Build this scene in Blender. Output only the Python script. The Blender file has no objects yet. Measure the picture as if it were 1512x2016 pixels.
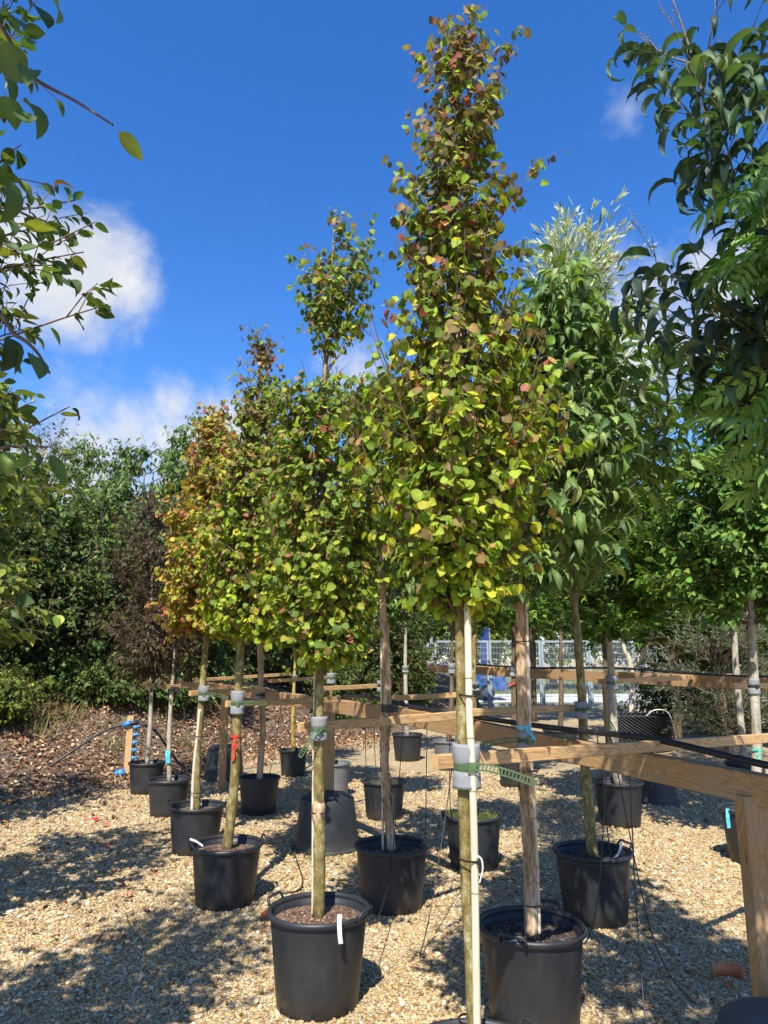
import bpy, bmesh, math, random
import numpy as np
from mathutils import Vector, Matrix

R = math.radians
SC = bpy.context.scene
COL = SC.collection
rnd = random.Random(7)
NP = np.random.default_rng(11)

# ------------------------------------------------------------------ camera
F_PX = 1400.0
PITCH = math.atan(287 / F_PX)
CAM_H = 1.65
cam = bpy.data.cameras.new('camera')
cam_o = bpy.data.objects.new('camera', cam)
COL.objects.link(cam_o)
cam_o.location = (0, 0, CAM_H)
cam_o.rotation_euler = (R(90) + PITCH, 0, 0)
cam.sensor_fit = 'HORIZONTAL'
cam.sensor_width = 36
cam.lens = 36 * F_PX / 1512
cam.clip_start = 0.05
cam.clip_end = 2000
SC.camera = cam_o

# ------------------------------------------------------------------ sky and sun
SUN_EL = R(52)
SUN_AZ = R(190)          # direction towards the sun, clockwise from +Y (behind the camera, to the left)
world = bpy.data.worlds.new('World')
SC.world = world
world.use_nodes = True


class NT:
    """small node helper"""
    def __init__(self, tree):
        self.t = tree
        tree.nodes.clear()

    def n(self, typ, **kw):
        nd = self.t.nodes.new(typ)
        for k, v in kw.items():
            if k.startswith('i_'):
                key = k[2:]
                key = int(key) if key.isdigit() else key.replace('_', ' ')
                nd.inputs[key].default_value = v
            else:
                setattr(nd, k, v)
        return nd

    def l(self, a, b):
        self.t.links.new(a, b)

    def math(self, op, a, b=None, clamp=False):
        nd = self.t.nodes.new('ShaderNodeMath')
        nd.operation = op
        nd.use_clamp = clamp
        for i, x in enumerate((a, b)):
            if x is None:
                continue
            if isinstance(x, (int, float)):
                nd.inputs[i].default_value = x
            else:
                self.l(x, nd.inputs[i])
        return nd.outputs[0]

    def ramp(self, fac, stops, interp='LINEAR'):
        nd = self.t.nodes.new('ShaderNodeValToRGB')
        cr = nd.color_ramp
        cr.interpolation = interp
        while len(cr.elements) < len(stops):
            cr.elements.new(0.5)
        for e, (p, c) in zip(cr.elements, stops):
            e.position = p
            e.color = c if len(c) == 4 else (*c, 1)
        self.l(fac, nd.inputs[0])
        return nd.outputs[0]

    def mix(self, fac, a, b, blend='MIX'):
        nd = self.t.nodes.new('ShaderNodeMix')
        nd.data_type = 'RGBA'
        nd.blend_type = blend
        for s, x in ((nd.inputs[0], fac), (nd.inputs[6], a), (nd.inputs[7], b)):
            if isinstance(x, (int, float)):
                s.default_value = x
            elif isinstance(x, tuple):
                s.default_value = x if len(x) == 4 else (*x, 1)
            else:
                self.l(x, s)
        return nd.outputs[2]


def pix_dir(px, py):
    v = (1008 - py) / F_PX
    u = (px - 756) / F_PX
    return Vector((u, math.cos(PITCH) - v * math.sin(PITCH), math.sin(PITCH) + v * math.cos(PITCH)))


w = NT(world.node_tree)
wo = w.n('ShaderNodeOutputWorld')
sky = w.n('ShaderNodeTexSky', sky_type='NISHITA', sun_disc=False, sun_elevation=SUN_EL,
          sun_rotation=SUN_AZ, altitude=50, air_density=1.0, dust_density=0.3, ozone_density=3.2)
tc = w.n('ShaderNodeTexCoord')
sep = w.n('ShaderNodeSeparateXYZ')
w.l(tc.outputs['Generated'], sep.inputs[0])
nrm = w.n('ShaderNodeVectorMath', operation='NORMALIZE')
w.l(tc.outputs['Generated'], nrm.inputs[0])
cn = w.n('ShaderNodeTexNoise', noise_dimensions='3D', i_Scale=5.5, i_Detail=9.0, i_Roughness=0.62, i_Distortion=0.25)
w.l(nrm.outputs[0], cn.inputs['Vector'])
cn2 = w.n('ShaderNodeTexNoise', noise_dimensions='3D', i_Scale=2.2, i_Detail=5.0, i_Roughness=0.6)
mp = w.n('ShaderNodeMapping')
mp.inputs['Scale'].default_value = (1, 1, 3.0)
mp.inputs['Location'].default_value = (3.1, 0.4, 0.2)
w.l(nrm.outputs[0], mp.inputs[0])
w.l(mp.outputs[0], cn2.inputs['Vector'])
blobs = [((150, 545), 0.112, 1.08), ((60, 470), 0.075, 1.0), ((340, 800), 0.11, 0.6), ((250, 850), 0.13, 0.68),
         ((120, 930), 0.2, 0.9), ((420, 900), 0.15, 0.9), ((1290, 690), 0.14, 0.9), ((1235, 215), 0.12, 0.24),
         ((700, 730), 0.1, 0.7), ((1430, 600), 0.15, 0.7), ((1440, 110), 0.12, 0.12)]
acc = None
for (p, rad, amp) in blobs:
    d = pix_dir(*p).normalized()
    dt = w.n('ShaderNodeVectorMath', operation='DISTANCE')
    w.l(nrm.outputs[0], dt.inputs[0])
    dt.inputs[1].default_value = d
    q = w.math('MULTIPLY', dt.outputs['Value'], 1.0 / rad)
    q = w.math('SUBTRACT', 1.0, q)
    q = w.math('MAXIMUM', w.math('ADD', q, amp - 1.0), -0.9)
    acc = q if acc is None else w.math('MAXIMUM', acc, q)
nz = w.math('SUBTRACT', cn.outputs['Fac'], 0.5)
nz = w.math('MULTIPLY', nz, 2.1)
cl = w.math('ADD', acc, nz)
clr = w.n('ShaderNodeMapRange', interpolation_type='SMOOTHSTEP')
clr.inputs[1].default_value = 0.0
clr.inputs[2].default_value = 0.75
w.l(cl, clr.inputs[0])
# scattered fair-weather cloud all round the sky, thicker low down
low = w.n('ShaderNodeMapRange')
low.inputs[1].default_value = 0.02
low.inputs[2].default_value = 0.4
low.inputs[3].default_value = 0.16
low.inputs[4].default_value = -0.24
w.l(sep.outputs['Z'], low.inputs[0])
g2 = w.math('ADD', cn2.outputs['Fac'], low.outputs[0])
g2r = w.n('ShaderNodeMapRange', interpolation_type='SMOOTHSTEP')
g2r.inputs[1].default_value = 0.62
g2r.inputs[2].default_value = 0.86
w.l(g2, g2r.inputs[0])
dens = w.math('MAXIMUM', clr.outputs[0], w.math('MULTIPLY', g2r.outputs[0], 0.8))
dens = w.math('MULTIPLY', dens, 0.93)
hs = w.n('ShaderNodeHueSaturation', i_Hue=0.511, i_Saturation=1.32, i_Value=1.18)
w.l(sky.outputs[0], hs.inputs['Color'])
bg1 = w.n('ShaderNodeBackground', i_Strength=0.12)
w.l(hs.outputs[0], bg1.inputs[0])
bg2 = w.n('ShaderNodeBackground', i_Strength=0.52)
w.l(w.ramp(cn.outputs['Fac'], [(0.36, (0.66, 0.74, 0.86)), (0.62, (1.0, 1.0, 1.0))]), bg2.inputs[0])
mx = w.n('ShaderNodeMixShader')
w.l(dens, mx.inputs[0])
w.l(bg1.outputs[0], mx.inputs[1])
w.l(bg2.outputs[0], mx.inputs[2])
w.l(mx.outputs[0], wo.inputs[0])

sun = bpy.data.lights.new('sun', 'SUN')
sun.energy = 5.0
sun.angle = R(0.53)
sun.color = (1.0, 0.95, 0.86)
sun_o = bpy.data.objects.new('sun', sun)
COL.objects.link(sun_o)
to_sun = Vector((math.sin(SUN_AZ) * math.cos(SUN_EL), math.cos(SUN_AZ) * math.cos(SUN_EL), math.sin(SUN_EL)))
sun_o.rotation_euler = to_sun.to_track_quat('Z', 'Y').to_euler()
sun_o.location = to_sun * 30

SC.view_settings.view_transform = 'Standard'
SC.view_settings.look = 'None'
SC.view_settings.exposure = 0.85
SC.view_settings.gamma = 1.0
SC.render.engine = 'CYCLES'
SC.cycles.use_denoising = True
SC.cycles.max_bounces = 8
SC.cycles.transparent_max_bounces = 8


# ------------------------------------------------------------------ pixel helpers (a pixel is a direction; distance comes from the ground)
def P(px, py, D):
    d = pix_dir(px, py)
    return Vector((0, 0, CAM_H)) + d * (D / d.y)


def G(px, py, z=0.0):
    d = pix_dir(px, py)
    return Vector((0, 0, CAM_H)) + d * ((z - CAM_H) / d.z)


# ------------------------------------------------------------------ objects
def tag(o, label=None, cat=None, group=None, kind=None):
    if label: o['label'] = label
    if cat: o['category'] = cat
    if group: o['group'] = group
    if kind: o['kind'] = kind
    return o


def thing(name, label, cat, loc=(0, 0, 0), group=None):
    o = bpy.data.objects.new(name, None)
    o.empty_display_size = 0.1
    COL.objects.link(o)
    o.location = loc
    return tag(o, label, cat, group)


class MB:
    def __init__(self):
        self.v = []
        self.f = []
        self.m = []

    def add(self, vs, fs, mi=0):
        b = len(self.v)
        self.v.extend([tuple(x) for x in vs])
        self.f.extend([tuple(i + b for i in f) for f in fs])
        self.m.extend([mi] * len(fs))

    def box(self, c, s, rz=0.0, mi=0):
        x, y, z = s[0] / 2, s[1] / 2, s[2] / 2
        vs = []
        ca, sa = math.cos(rz), math.sin(rz)
        for sx, sy, sz in ((-1, -1, -1), (1, -1, -1), (1, 1, -1), (-1, 1, -1), (-1, -1, 1), (1, -1, 1), (1, 1, 1), (-1, 1, 1)):
            a, b = sx * x, sy * y
            vs.append((c[0] + a * ca - b * sa, c[1] + a * sa + b * ca, c[2] + sz * z))
        self.add(vs, [(0, 3, 2, 1), (4, 5, 6, 7), (0, 1, 5, 4), (1, 2, 6, 5), (2, 3, 7, 6), (3, 0, 4, 7)], mi)

    def bar(self, a, b, wd, ht, up=(0, 0, 1), mi=0):
        a, b = Vector(a), Vector(b)
        d = (b - a).normalized()
        s = d.cross(Vector(up))
        if s.length < 1e-4: s = d.cross(Vector((0, 1, 0)))
        s.normalize()
        u = s.cross(d)
        vs = []
        for p in (a, b):
            for i, j in ((-1, -1), (1, -1), (1, 1), (-1, 1)):
                vs.append(p + s * (i * wd / 2) + u * (j * ht / 2))
        self.add(vs, [(0, 1, 2, 3), (7, 6, 5, 4), (0, 4, 5, 1), (1, 5, 6, 2), (2, 6, 7, 3), (3, 7, 4, 0)], mi)

    def tube(self, pts, rad, n=8, cap=True, mi=0, wob=0.0, rg=None):
        pts = [Vector(p) for p in pts]
        k = len(pts)
        if not hasattr(rad, '__len__'): rad = [rad] * k
        vs, fs = [], []
        d0 = (pts[1] - pts[0]).normalized()
        ref = Vector((1, 0, 0)) if abs(d0.x) < 0.9 else Vector((0, 1, 0))
        u = d0.cross(ref).normalized()
        for i in range(k):
            d = (pts[min(i + 1, k - 1)] - pts[max(i - 1, 0)]).normalized()
            u = (u - d * u.dot(d))
            if u.length < 1e-5: u = d.orthogonal()
            u.normalize()
            wv = d.cross(u)
            for j in range(n):
                a = 2 * math.pi * j / n
                rr = rad[i] * (1 + (wob * (rg or rnd).uniform(-1, 1) if wob else 0))
                vs.append(pts[i] + u * (math.cos(a) * rr) + wv * (math.sin(a) * rr))
        for i in range(k - 1):
            for j in range(n):
                j2 = (j + 1) % n
                fs.append((i * n + j, i * n + j2, (i + 1) * n + j2, (i + 1) * n + j))
        if cap:
            fs.append(tuple(range(n - 1, -1, -1)))
            fs.append(tuple((k - 1) * n + j for j in range(n)))
        self.add(vs, fs, mi)

    def lathe(self, prof, n=32, c=(0, 0, 0), mi=0, closed=False, wob=None):
        vs, fs = [], []
        for i, (r, z) in enumerate(prof):
            for j in range(n):
                a = 2 * math.pi * j / n
                rr = r * (wob(a, z) if wob else 1)
                vs.append((c[0] + rr * math.cos(a), c[1] + rr * math.sin(a), c[2] + z))
        k = len(prof)
        for i in range(k if closed else k - 1):
            i2 = (i + 1) % k
            for j in range(n):
                j2 = (j + 1) % n
                fs.append((i * n + j, i * n + j2, i2 * n + j2, i2 * n + j))
        self.add(vs, fs, mi)

    def mesh(self, name, mats, smooth=False):
        me = bpy.data.meshes.new(name)
        me.from_pydata(self.v, [], self.f)
        for m in (mats if isinstance(mats, (list, tuple)) else [mats]):
            me.materials.append(m)
        if len(set(self.m)) > 1:
            me.polygons.foreach_set('material_index', self.m)
        if smooth:
            me.polygons.foreach_set('use_smooth', [True] * len(me.polygons))
        me.update()
        return me

    def build(self, name, mats, parent=None, smooth=False, loc=None):
        o = bpy.data.objects.new(name, self.mesh(name, mats, smooth))
        COL.objects.link(o)
        if parent is not None: o.parent = parent
        if loc is not None: o.location = loc
        return o


def catmull(pts, n=8):
    pts = [Vector(p) for p in pts]
    q = [2 * pts[0] - pts[1]] + pts + [2 * pts[-1] - pts[-2]]
    out = []
    for i in range(1, len(q) - 2):
        p0, p1, p2, p3 = q[i - 1], q[i], q[i + 1], q[i + 2]
        for k in range(n):
            t = k / n
            out.append(0.5 * ((2 * p1) + (p2 - p0) * t + (2 * p0 - 5 * p1 + 4 * p2 - p3) * t * t + (3 * p1 - p0 - 3 * p2 + p3) * t ** 3))
    out.append(pts[-1])
    return out


def sub(pts, o):
    o = Vector(o)
    return [Vector(p) - o for p in pts]


# ------------------------------------------------------------------ materials
def new_mat(name):
    m = bpy.data.materials.new(name)
    m.use_nodes = True
    t = NT(m.node_tree)
    out = t.n('ShaderNodeOutputMaterial')
    b = t.n('ShaderNodeBsdfPrincipled')
    t.l(b.outputs[0], out.inputs[0])
    return m, t, b, out


def bump(t, b, h, strength=0.3, dist=0.01):
    bp = t.n('ShaderNodeBump', i_Strength=strength, i_Distance=dist)
    t.l(h, bp.inputs['Height'])
    t.l(bp.outputs[0], b.inputs['Normal'])


def simple(name, c1, c2, scale=20, rough=0.6, bs=0.2, bd=0.005, stretch=(1, 1, 1), detail=5, spec=0.5, coords='Object', lo=0.35, hi=0.65):
    m, t, b, out = new_mat(name)
    tc = t.n('ShaderNodeTexCoord')
    mp = t.n('ShaderNodeMapping')
    mp.inputs['Scale'].default_value = stretch
    t.l(tc.outputs[coords], mp.inputs[0])
    nz = t.n('ShaderNodeTexNoise', i_Scale=scale, i_Detail=detail, i_Roughness=0.65)
    t.l(mp.outputs[0], nz.inputs['Vector'])
    c = t.ramp(nz.outputs['Fac'], [(lo, c1), (hi, c2)])
    t.l(c, b.inputs['Base Color'])
    b.inputs['Roughness'].default_value = rough
    b.inputs['Specular IOR Level'].default_value = spec
    if bs: bump(t, b, nz.outputs['Fac'], bs, bd)
    return m


M = {}


def leaf_mat(name, trans=0.35, rough=0.45, under=(1.15, 1.15, 1.2), spec=0.35, tcol=(1.25, 1.3, 0.55)):
    m, t, b, out = new_mat(name)
    at = t.n('ShaderNodeAttribute', attribute_name='Col')
    tc = t.n('ShaderNodeTexCoord')
    nz = t.n('ShaderNodeTexNoise', i_Scale=90.0, i_Detail=3.0)
    t.l(tc.outputs['Object'], nz.inputs['Vector'])
    k = t.ramp(nz.outputs['Fac'], [(0.3, (0.78, 0.78, 0.78)), (0.7, (1.18, 1.18, 1.18))])
    c = t.mix(1.0, at.outputs['Color'], k, 'MULTIPLY')
    geo = t.n('ShaderNodeNewGeometry')
    cu = t.mix(1.0, c, under, 'MULTIPLY')
    c2 = t.mix(geo.outputs['Backfacing'], c, cu)
    t.l(c2, b.inputs['Base Color'])
    b.inputs['Roughness'].default_value = rough
    b.inputs['Specular IOR Level'].default_value = spec
    tr = t.n('ShaderNodeBsdfTranslucent')
    ct = t.mix(1.0, c, tcol, 'MULTIPLY')
    t.l(ct, tr.inputs[0])
    ms = t.n('ShaderNodeMixShader')
    ms.inputs[0].default_value = trans
    t.l(b.outputs[0], ms.inputs[1])
    t.l(tr.outputs[0], ms.inputs[2])
    t.l(ms.outputs[0], out.inputs[0])
    return m


M['leaf'] = leaf_mat('leaf_thin', 0.42, 0.58, (1.12, 1.12, 1.1), 0.25)
M['leaf_glossy'] = leaf_mat('leaf_glossy', 0.26, 0.55, (1.7, 1.6, 1.7), 0.3, (1.3, 1.5, 0.4))
M['leaf_far'] = leaf_mat('leaf_far', 0.28, 0.6, (1.25, 1.25, 1.25), 0.22)
M['litter'] = leaf_mat('dry_leaf', 0.12, 0.7, (1.1, 1.1, 1.1), 0.2, (1.1, 0.9, 0.6))


def bark_mat(name, c1, c2, c3, scale=14, stretch=(1, 1, 0.35), bs=0.4, rough=0.7):
    m, t, b, out = new_mat(name)
    tc = t.n('ShaderNodeTexCoord')
    mp = t.n('ShaderNodeMapping')
    mp.inputs['Scale'].default_value = stretch
    t.l(tc.outputs['Object'], mp.inputs[0])
    n1 = t.n('ShaderNodeTexNoise', i_Scale=scale, i_Detail=6.0, i_Roughness=0.7)
    t.l(mp.outputs[0], n1.inputs['Vector'])
    n2 = t.n('ShaderNodeTexNoise', i_Scale=scale * 11, i_Detail=4.0, i_Roughness=0.7)
    t.l(mp.outputs[0], n2.inputs['Vector'])
    c = t.ramp(n1.outputs['Fac'], [(0.32, c1), (0.5, c2), (0.68, c3)])
    k = t.ramp(n2.outputs['Fac'], [(0.32, (0.45, 0.44, 0.42)), (0.68, (1.4, 1.4, 1.42))])
    c = t.mix(1.0, c, k, 'MULTIPLY')
    t.l(c, b.inputs['Base Color'])
    b.inputs['Roughness'].default_value = rough
    b.inputs['Specular IOR Level'].default_value = 0.3
    h = t.math('ADD', n1.outputs['Fac'], t.math('MULTIPLY', n2.outputs['Fac'], 0.5))
    bump(t, b, h, bs, 0.006)
    return m


M['bark_olive'] = bark_mat('bark_olive', (0.075, 0.05, 0.025), (0.20, 0.155, 0.045), (0.40, 0.36, 0.20), 26, (1, 1, 0.55), 0.7)
M['bark_peel'] = bark_mat('bark_peeling', (0.15, 0.085, 0.045), (0.44, 0.29, 0.165), (0.66, 0.50, 0.34), 16, (1, 1, 0.12), 0.8)
M['bark_grey'] = bark_mat('bark_grey', (0.17, 0.14, 0.09), (0.36, 0.32, 0.24), (0.5, 0.46, 0.38), 12, (1, 1, 0.5))
M['bark_brown'] = bark_mat('bark_brown', (0.06, 0.04, 0.025), (0.13, 0.095, 0.055), (0.22, 0.17, 0.1), 10)
M['bark_yellow'] = bark_mat('bark_yellow', (0.22, 0.15, 0.04), (0.38, 0.28, 0.06), (0.46, 0.36, 0.12), 12)
M['bark_cream'] = bark_mat('bark_cream', (0.3, 0.26, 0.18), (0.55, 0.5, 0.4), (0.66, 0.62, 0.5), 8)
M['twig'] = simple('twig_bark', (0.07, 0.04, 0.025), (0.16, 0.09, 0.055), 60, 0.7)
M['twig_green'] = simple('twig_green', (0.09, 0.08, 0.03), (0.2, 0.18, 0.09), 60, 0.7)
M['cane'] = simple('bamboo', (0.52, 0.42, 0.29), (0.68, 0.59, 0.45), 18, 0.5, 0.1, 0.002, (1, 1, 0.1))
M['cane_node'] = simple('bamboo_node', (0.3, 0.22, 0.13), (0.45, 0.36, 0.25), 40, 0.6)
M['cable'] = simple('black_rubber', (0.008, 0.008, 0.009), (0.02, 0.02, 0.021), 40, 0.42, 0.05)
M['strap'] = simple('green_strap', (0.045, 0.085, 0.035), (0.085, 0.14, 0.065), 25, 0.5, 0.1, 0.001)
M['blue'] = simple('blue_plastic', (0.02, 0.16, 0.42), (0.05, 0.26, 0.6), 20, 0.4, 0.05)
M['ribbon_blue'] = simple('blue_ribbon', (0.05, 0.36, 0.5), (0.12, 0.5, 0.62), 30, 0.4)
M['ribbon_red'] = simple('red_ribbon', (0.4, 0.02, 0.02), (0.55, 0.05, 0.03), 30, 0.4)
M['ribbon_green'] = simple('green_ribbon', (0.05, 0.4, 0.28), (0.1, 0.5, 0.36), 30, 0.4)
M['white'] = simple('white_plastic', (0.68, 0.68, 0.66), (0.8, 0.8, 0.78), 30, 0.45, 0.05)
M['galv'] = simple('galvanised_steel', (0.22, 0.27, 0.30), (0.32, 0.37, 0.40), 12, 0.5, 0.05)
M['terracotta'] = simple('terracotta', (0.42, 0.13, 0.05), (0.55, 0.2, 0.08), 20, 0.8)
M['hole'] = simple('drain_black', (0.003, 0.003, 0.003), (0.006, 0.006, 0.006), 20, 0.9, 0)


def pot_mat(name, base, hi, rough=0.47):
    m, t, b, out = new_mat(name)
    tc = t.n('ShaderNodeTexCoord')
    n1 = t.n('ShaderNodeTexNoise', i_Scale=7.0, i_Detail=6.0, i_Roughness=0.65)
    t.l(tc.outputs['Object'], n1.inputs['Vector'])
    n2 = t.n('ShaderNodeTexNoise', i_Scale=330.0, i_Detail=2.0)
    t.l(tc.outputs['Object'], n2.inputs['Vector'])
    c = t.ramp(n1.outputs['Fac'], [(0.3, base), (0.75, hi)])
    # fine pale specks, then dried splash and dust low down
    sp = t.ramp(n2.outputs['Fac'], [(0.66, (0, 0, 0)), (0.76, (1, 1, 1))])
    c = t.mix(t.math('MULTIPLY', sp, 0.25), c, (0.3, 0.28, 0.24))
    sx = t.n('ShaderNodeSeparateXYZ')
    t.l(tc.outputs['Object'], sx.inputs[0])
    n3 = t.n('ShaderNodeTexNoise', i_Scale=9.0, i_Detail=5.0)
    t.l(tc.outputs['Object'], n3.inputs['Vector'])
    dz = t.n('ShaderNodeMapRange')
    dz.inputs[1].default_value = 0.12
    dz.inputs[2].default_value = -0.02
    t.l(t.math('ADD', sx.outputs['Z'], t.math('MULTIPLY', t.math('SUBTRACT', n3.outputs['Fac'], 0.5), 0.2)), dz.inputs[0])
    c = t.mix(t.math('MULTIPLY', dz.outputs[0], 0.2), c, (0.2, 0.18, 0.14))
    n4 = t.n('ShaderNodeTexNoise', i_Scale=3.2, i_Detail=8.0, i_Roughness=0.75, i_Distortion=0.8)
    mp4 = t.n('ShaderNodeMapping')
    mp4.inputs['Scale'].default_value = (1, 1, 0.35)
    oi = t.n('ShaderNodeObjectInfo')
    cx4 = t.n('ShaderNodeCombineXYZ')
    t.l(t.math('MULTIPLY', oi.outputs['Random'], 19.0), cx4.inputs[0])
    t.l(cx4.outputs[0], mp4.inputs['Location'])
    t.l(tc.outputs['Object'], mp4.inputs[0])
    t.l(mp4.outputs[0], n4.inputs['Vector'])
    st4 = t.ramp(n4.outputs['Fac'], [(0.52, (0, 0, 0)), (0.75, (1, 1, 1))])
    c = t.mix(t.math('MULTIPLY', st4, 0.22), c, (0.09, 0.09, 0.088))
    t.l(c, b.inputs['Base Color'])
    rr = t.ramp(n1.outputs['Fac'], [(0.3, (rough - 0.06,) * 3), (0.7, (rough + 0.1,) * 3)])
    t.l(rr, b.inputs['Roughness'])
    b.inputs['Specular IOR Level'].default_value = 0.45
    bump(t, b, n2.outputs['Fac'], 0.12, 0.002)
    return m


M['pot'] = pot_mat('black_pot_plastic', (0.014, 0.015, 0.017), (0.026, 0.027, 0.03))
M['pot_grey'] = pot_mat('grey_pot_plastic', (0.10, 0.10, 0.105), (0.16, 0.16, 0.165), 0.5)
M['pot_dusty_dapple'] = pot_mat('dusty_dappled_plastic', (0.03, 0.03, 0.03), (0.11, 0.105, 0.095), 0.7)  # dust grey; the wide colour spread also imitates dappled light


def foam_mat():
    m, t, b, out = new_mat('grey_foam')
    tc = t.n('ShaderNodeTexCoord')
    vz = t.n('ShaderNodeTexVoronoi', i_Scale=420.0)
    t.l(tc.outputs['Object'], vz.inputs['Vector'])
    c = t.ramp(vz.outputs['Distance'], [(0.0, (0.12, 0.125, 0.13)), (0.6, (0.25, 0.26, 0.27))])
    t.l(c, b.inputs['Base Color'])
    b.inputs['Roughness'].default_value = 0.8
    bump(t, b, vz.outputs['Distance'], 0.5, 0.002)
    return m


M['foam'] = foam_mat()


def wood_mat(name, c_light, c_dark, weather):
    m, t, b, out = new_mat(name)
    tc = t.n('ShaderNodeTexCoord')
    oi = t.n('ShaderNodeObjectInfo')
    mp = t.n('ShaderNodeMapping')
    mp.inputs['Scale'].default_value = (1.0, 9.0, 9.0)
    t.l(tc.outputs['Object'], mp.inputs[0])
    off = t.n('ShaderNodeCombineXYZ')
    t.l(t.math('MULTIPLY', oi.outputs['Random'], 37.0), off.inputs[0])
    t.l(off.outputs[0], mp.inputs['Location'])
    n0 = t.n('ShaderNodeTexNoise', i_Scale=1.4, i_Detail=2.0)
    t.l(mp.outputs[0], n0.inputs['Vector'])
    rings = t.math('FRACT', t.math('MULTIPLY', n0.outputs['Fac'], 17.0))
    rings = t.math('POWER', rings, 2.2)
    mp2 = t.n('ShaderNodeMapping')
    mp2.inputs['Scale'].default_value = (6, 160, 160)
    t.l(tc.outputs['Object'], mp2.inputs[0])
    n1 = t.n('ShaderNodeTexNoise', i_Scale=2.0, i_Detail=4.0)
    t.l(mp2.outputs[0], n1.inputs['Vector'])
    c = t.mix(t.math('MULTIPLY', rings, 0.75), c_light, c_dark)
    k = t.ramp(n1.outputs['Fac'], [(0.3, (0.75, 0.75, 0.75)), (0.7, (1.15, 1.15, 1.15))])
    c = t.mix(1.0, c, k, 'MULTIPLY')
    n2 = t.n('ShaderNodeTexNoise', i_Scale=5.0, i_Detail=6.0)
    t.l(tc.outputs['Object'], n2.inputs['Vector'])
    wv = t.ramp(n2.outputs['Fac'], [(0.42, (0, 0, 0)), (0.7, (1, 1, 1))])
    c = t.mix(t.math('MULTIPLY', wv, weather), c, (0.3, 0.24, 0.17))
    # knots
    vz = t.n('ShaderNodeTexVoronoi', i_Scale=1.0)
    mp3 = t.n('ShaderNodeMapping')
    mp3.inputs['Scale'].default_value = (2.6, 9, 9)
    t.l(tc.outputs['Object'], mp3.inputs[0])
    t.l(mp3.outputs[0], vz.inputs['Vector'])
    kn = t.ramp(vz.outputs['Distance'], [(0.07, (1, 1, 1)), (0.12, (0, 0, 0))])
    c = t.mix(t.math('MULTIPLY', kn, 0.6), c, (0.12, 0.05, 0.02))
    t.l(c, b.inputs['Base Color'])
    b.inputs['Roughness'].default_value = 0.65
    b.inputs['Specular IOR Level'].default_value = 0.3
    bump(t, b, t.math('ADD', n1.outputs['Fac'], rings), 0.25, 0.002)
    return m


M['wood'] = wood_mat('new_softwood', (0.58, 0.36, 0.16), (0.30, 0.14, 0.045), 0.25)
M['wood_beam'] = wood_mat('treated_softwood', (0.40, 0.24, 0.105), (0.24, 0.125, 0.05), 0.5)


def soil_mat(name, cols, scale=110.0):
    m, t, b, out = new_mat(name)
    tc = t.n('ShaderNodeTexCoord')
    vz = t.n('ShaderNodeTexVoronoi', i_Scale=scale)
    t.l(tc.outputs['Object'], vz.inputs['Vector'])
    c = t.ramp(vz.outputs['Color'], [(0.0, cols[0]), (0.35, cols[1]), (0.62, cols[2]), (0.85, cols[3])])
    nz = t.n('ShaderNodeTexNoise', i_Scale=12.0, i_Detail=4.0)
    t.l(tc.outputs['Object'], nz.inputs['Vector'])
    c = t.mix(1.0, c, t.ramp(nz.outputs['Fac'], [(0.3, (0.5, 0.5, 0.5)), (0.7, (1.2, 1.2, 1.2))]), 'MULTIPLY')
    t.l(c, b.inputs['Base Color'])
    b.inputs['Roughness'].default_value = 0.9
    bump(t, b, vz.outputs['Distance'], 0.8, 0.012)
    return m


M['soil_bark'] = soil_mat('bark_compost', [(0.05, 0.025, 0.015), (0.12, 0.06, 0.035), (0.2, 0.11, 0.06), (0.42, 0.33, 0.24)])
M['soil_dark'] = soil_mat('dark_compost', [(0.012, 0.009, 0.007), (0.03, 0.02, 0.014), (0.06, 0.042, 0.028), (0.25, 0.2, 0.15)])
M['soil_moss'] = soil_mat('mossy_compost', [(0.02, 0.03, 0.008), (0.05, 0.08, 0.015), (0.09, 0.14, 0.03), (0.16, 0.2, 0.05)])


def gravel_ground():
    m, t, b, out = new_mat('gravel_bed')
    tc = t.n('ShaderNodeTexCoord')
    vz = t.n('ShaderNodeTexVoronoi', i_Scale=62.0)
    t.l(tc.outputs['Object'], vz.inputs['Vector'])
    sc = t.n('ShaderNodeSeparateColor')
    t.l(vz.outputs['Color'], sc.inputs[0])
    c = t.ramp(sc.outputs[0], [(0.0, (0.3, 0.2, 0.1)), (0.3, (0.52, 0.39, 0.2)), (0.6, (0.64, 0.51, 0.3)), (0.8, (0.46, 0.4, 0.3)), (1.0, (0.74, 0.66, 0.5))])
    gap = t.ramp(vz.outputs['Distance'], [(0.3, (1, 1, 1)), (0.8, (0.55, 0.5, 0.44))])
    c = t.mix(1.0, c, gap, 'MULTIPLY')
    nz = t.n('ShaderNodeTexNoise', i_Scale=0.8, i_Detail=5.0)
    t.l(tc.outputs['Object'], nz.inputs['Vector'])
    c = t.mix(1.0, c, t.ramp(nz.outputs['Fac'], [(0.35, (0.78, 0.76, 0.72)), (0.65, (1.1, 1.08, 1.04))]), 'MULTIPLY')
    t.l(c, b.inputs['Base Color'])
    b.inputs['Roughness'].default_value = 0.85
    hh = t.math('MULTIPLY', vz.outputs['Distance'], -1.0)
    bump(t, b, hh, 0.9, 0.02)
    return m


M['gravel'] = gravel_ground()


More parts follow.
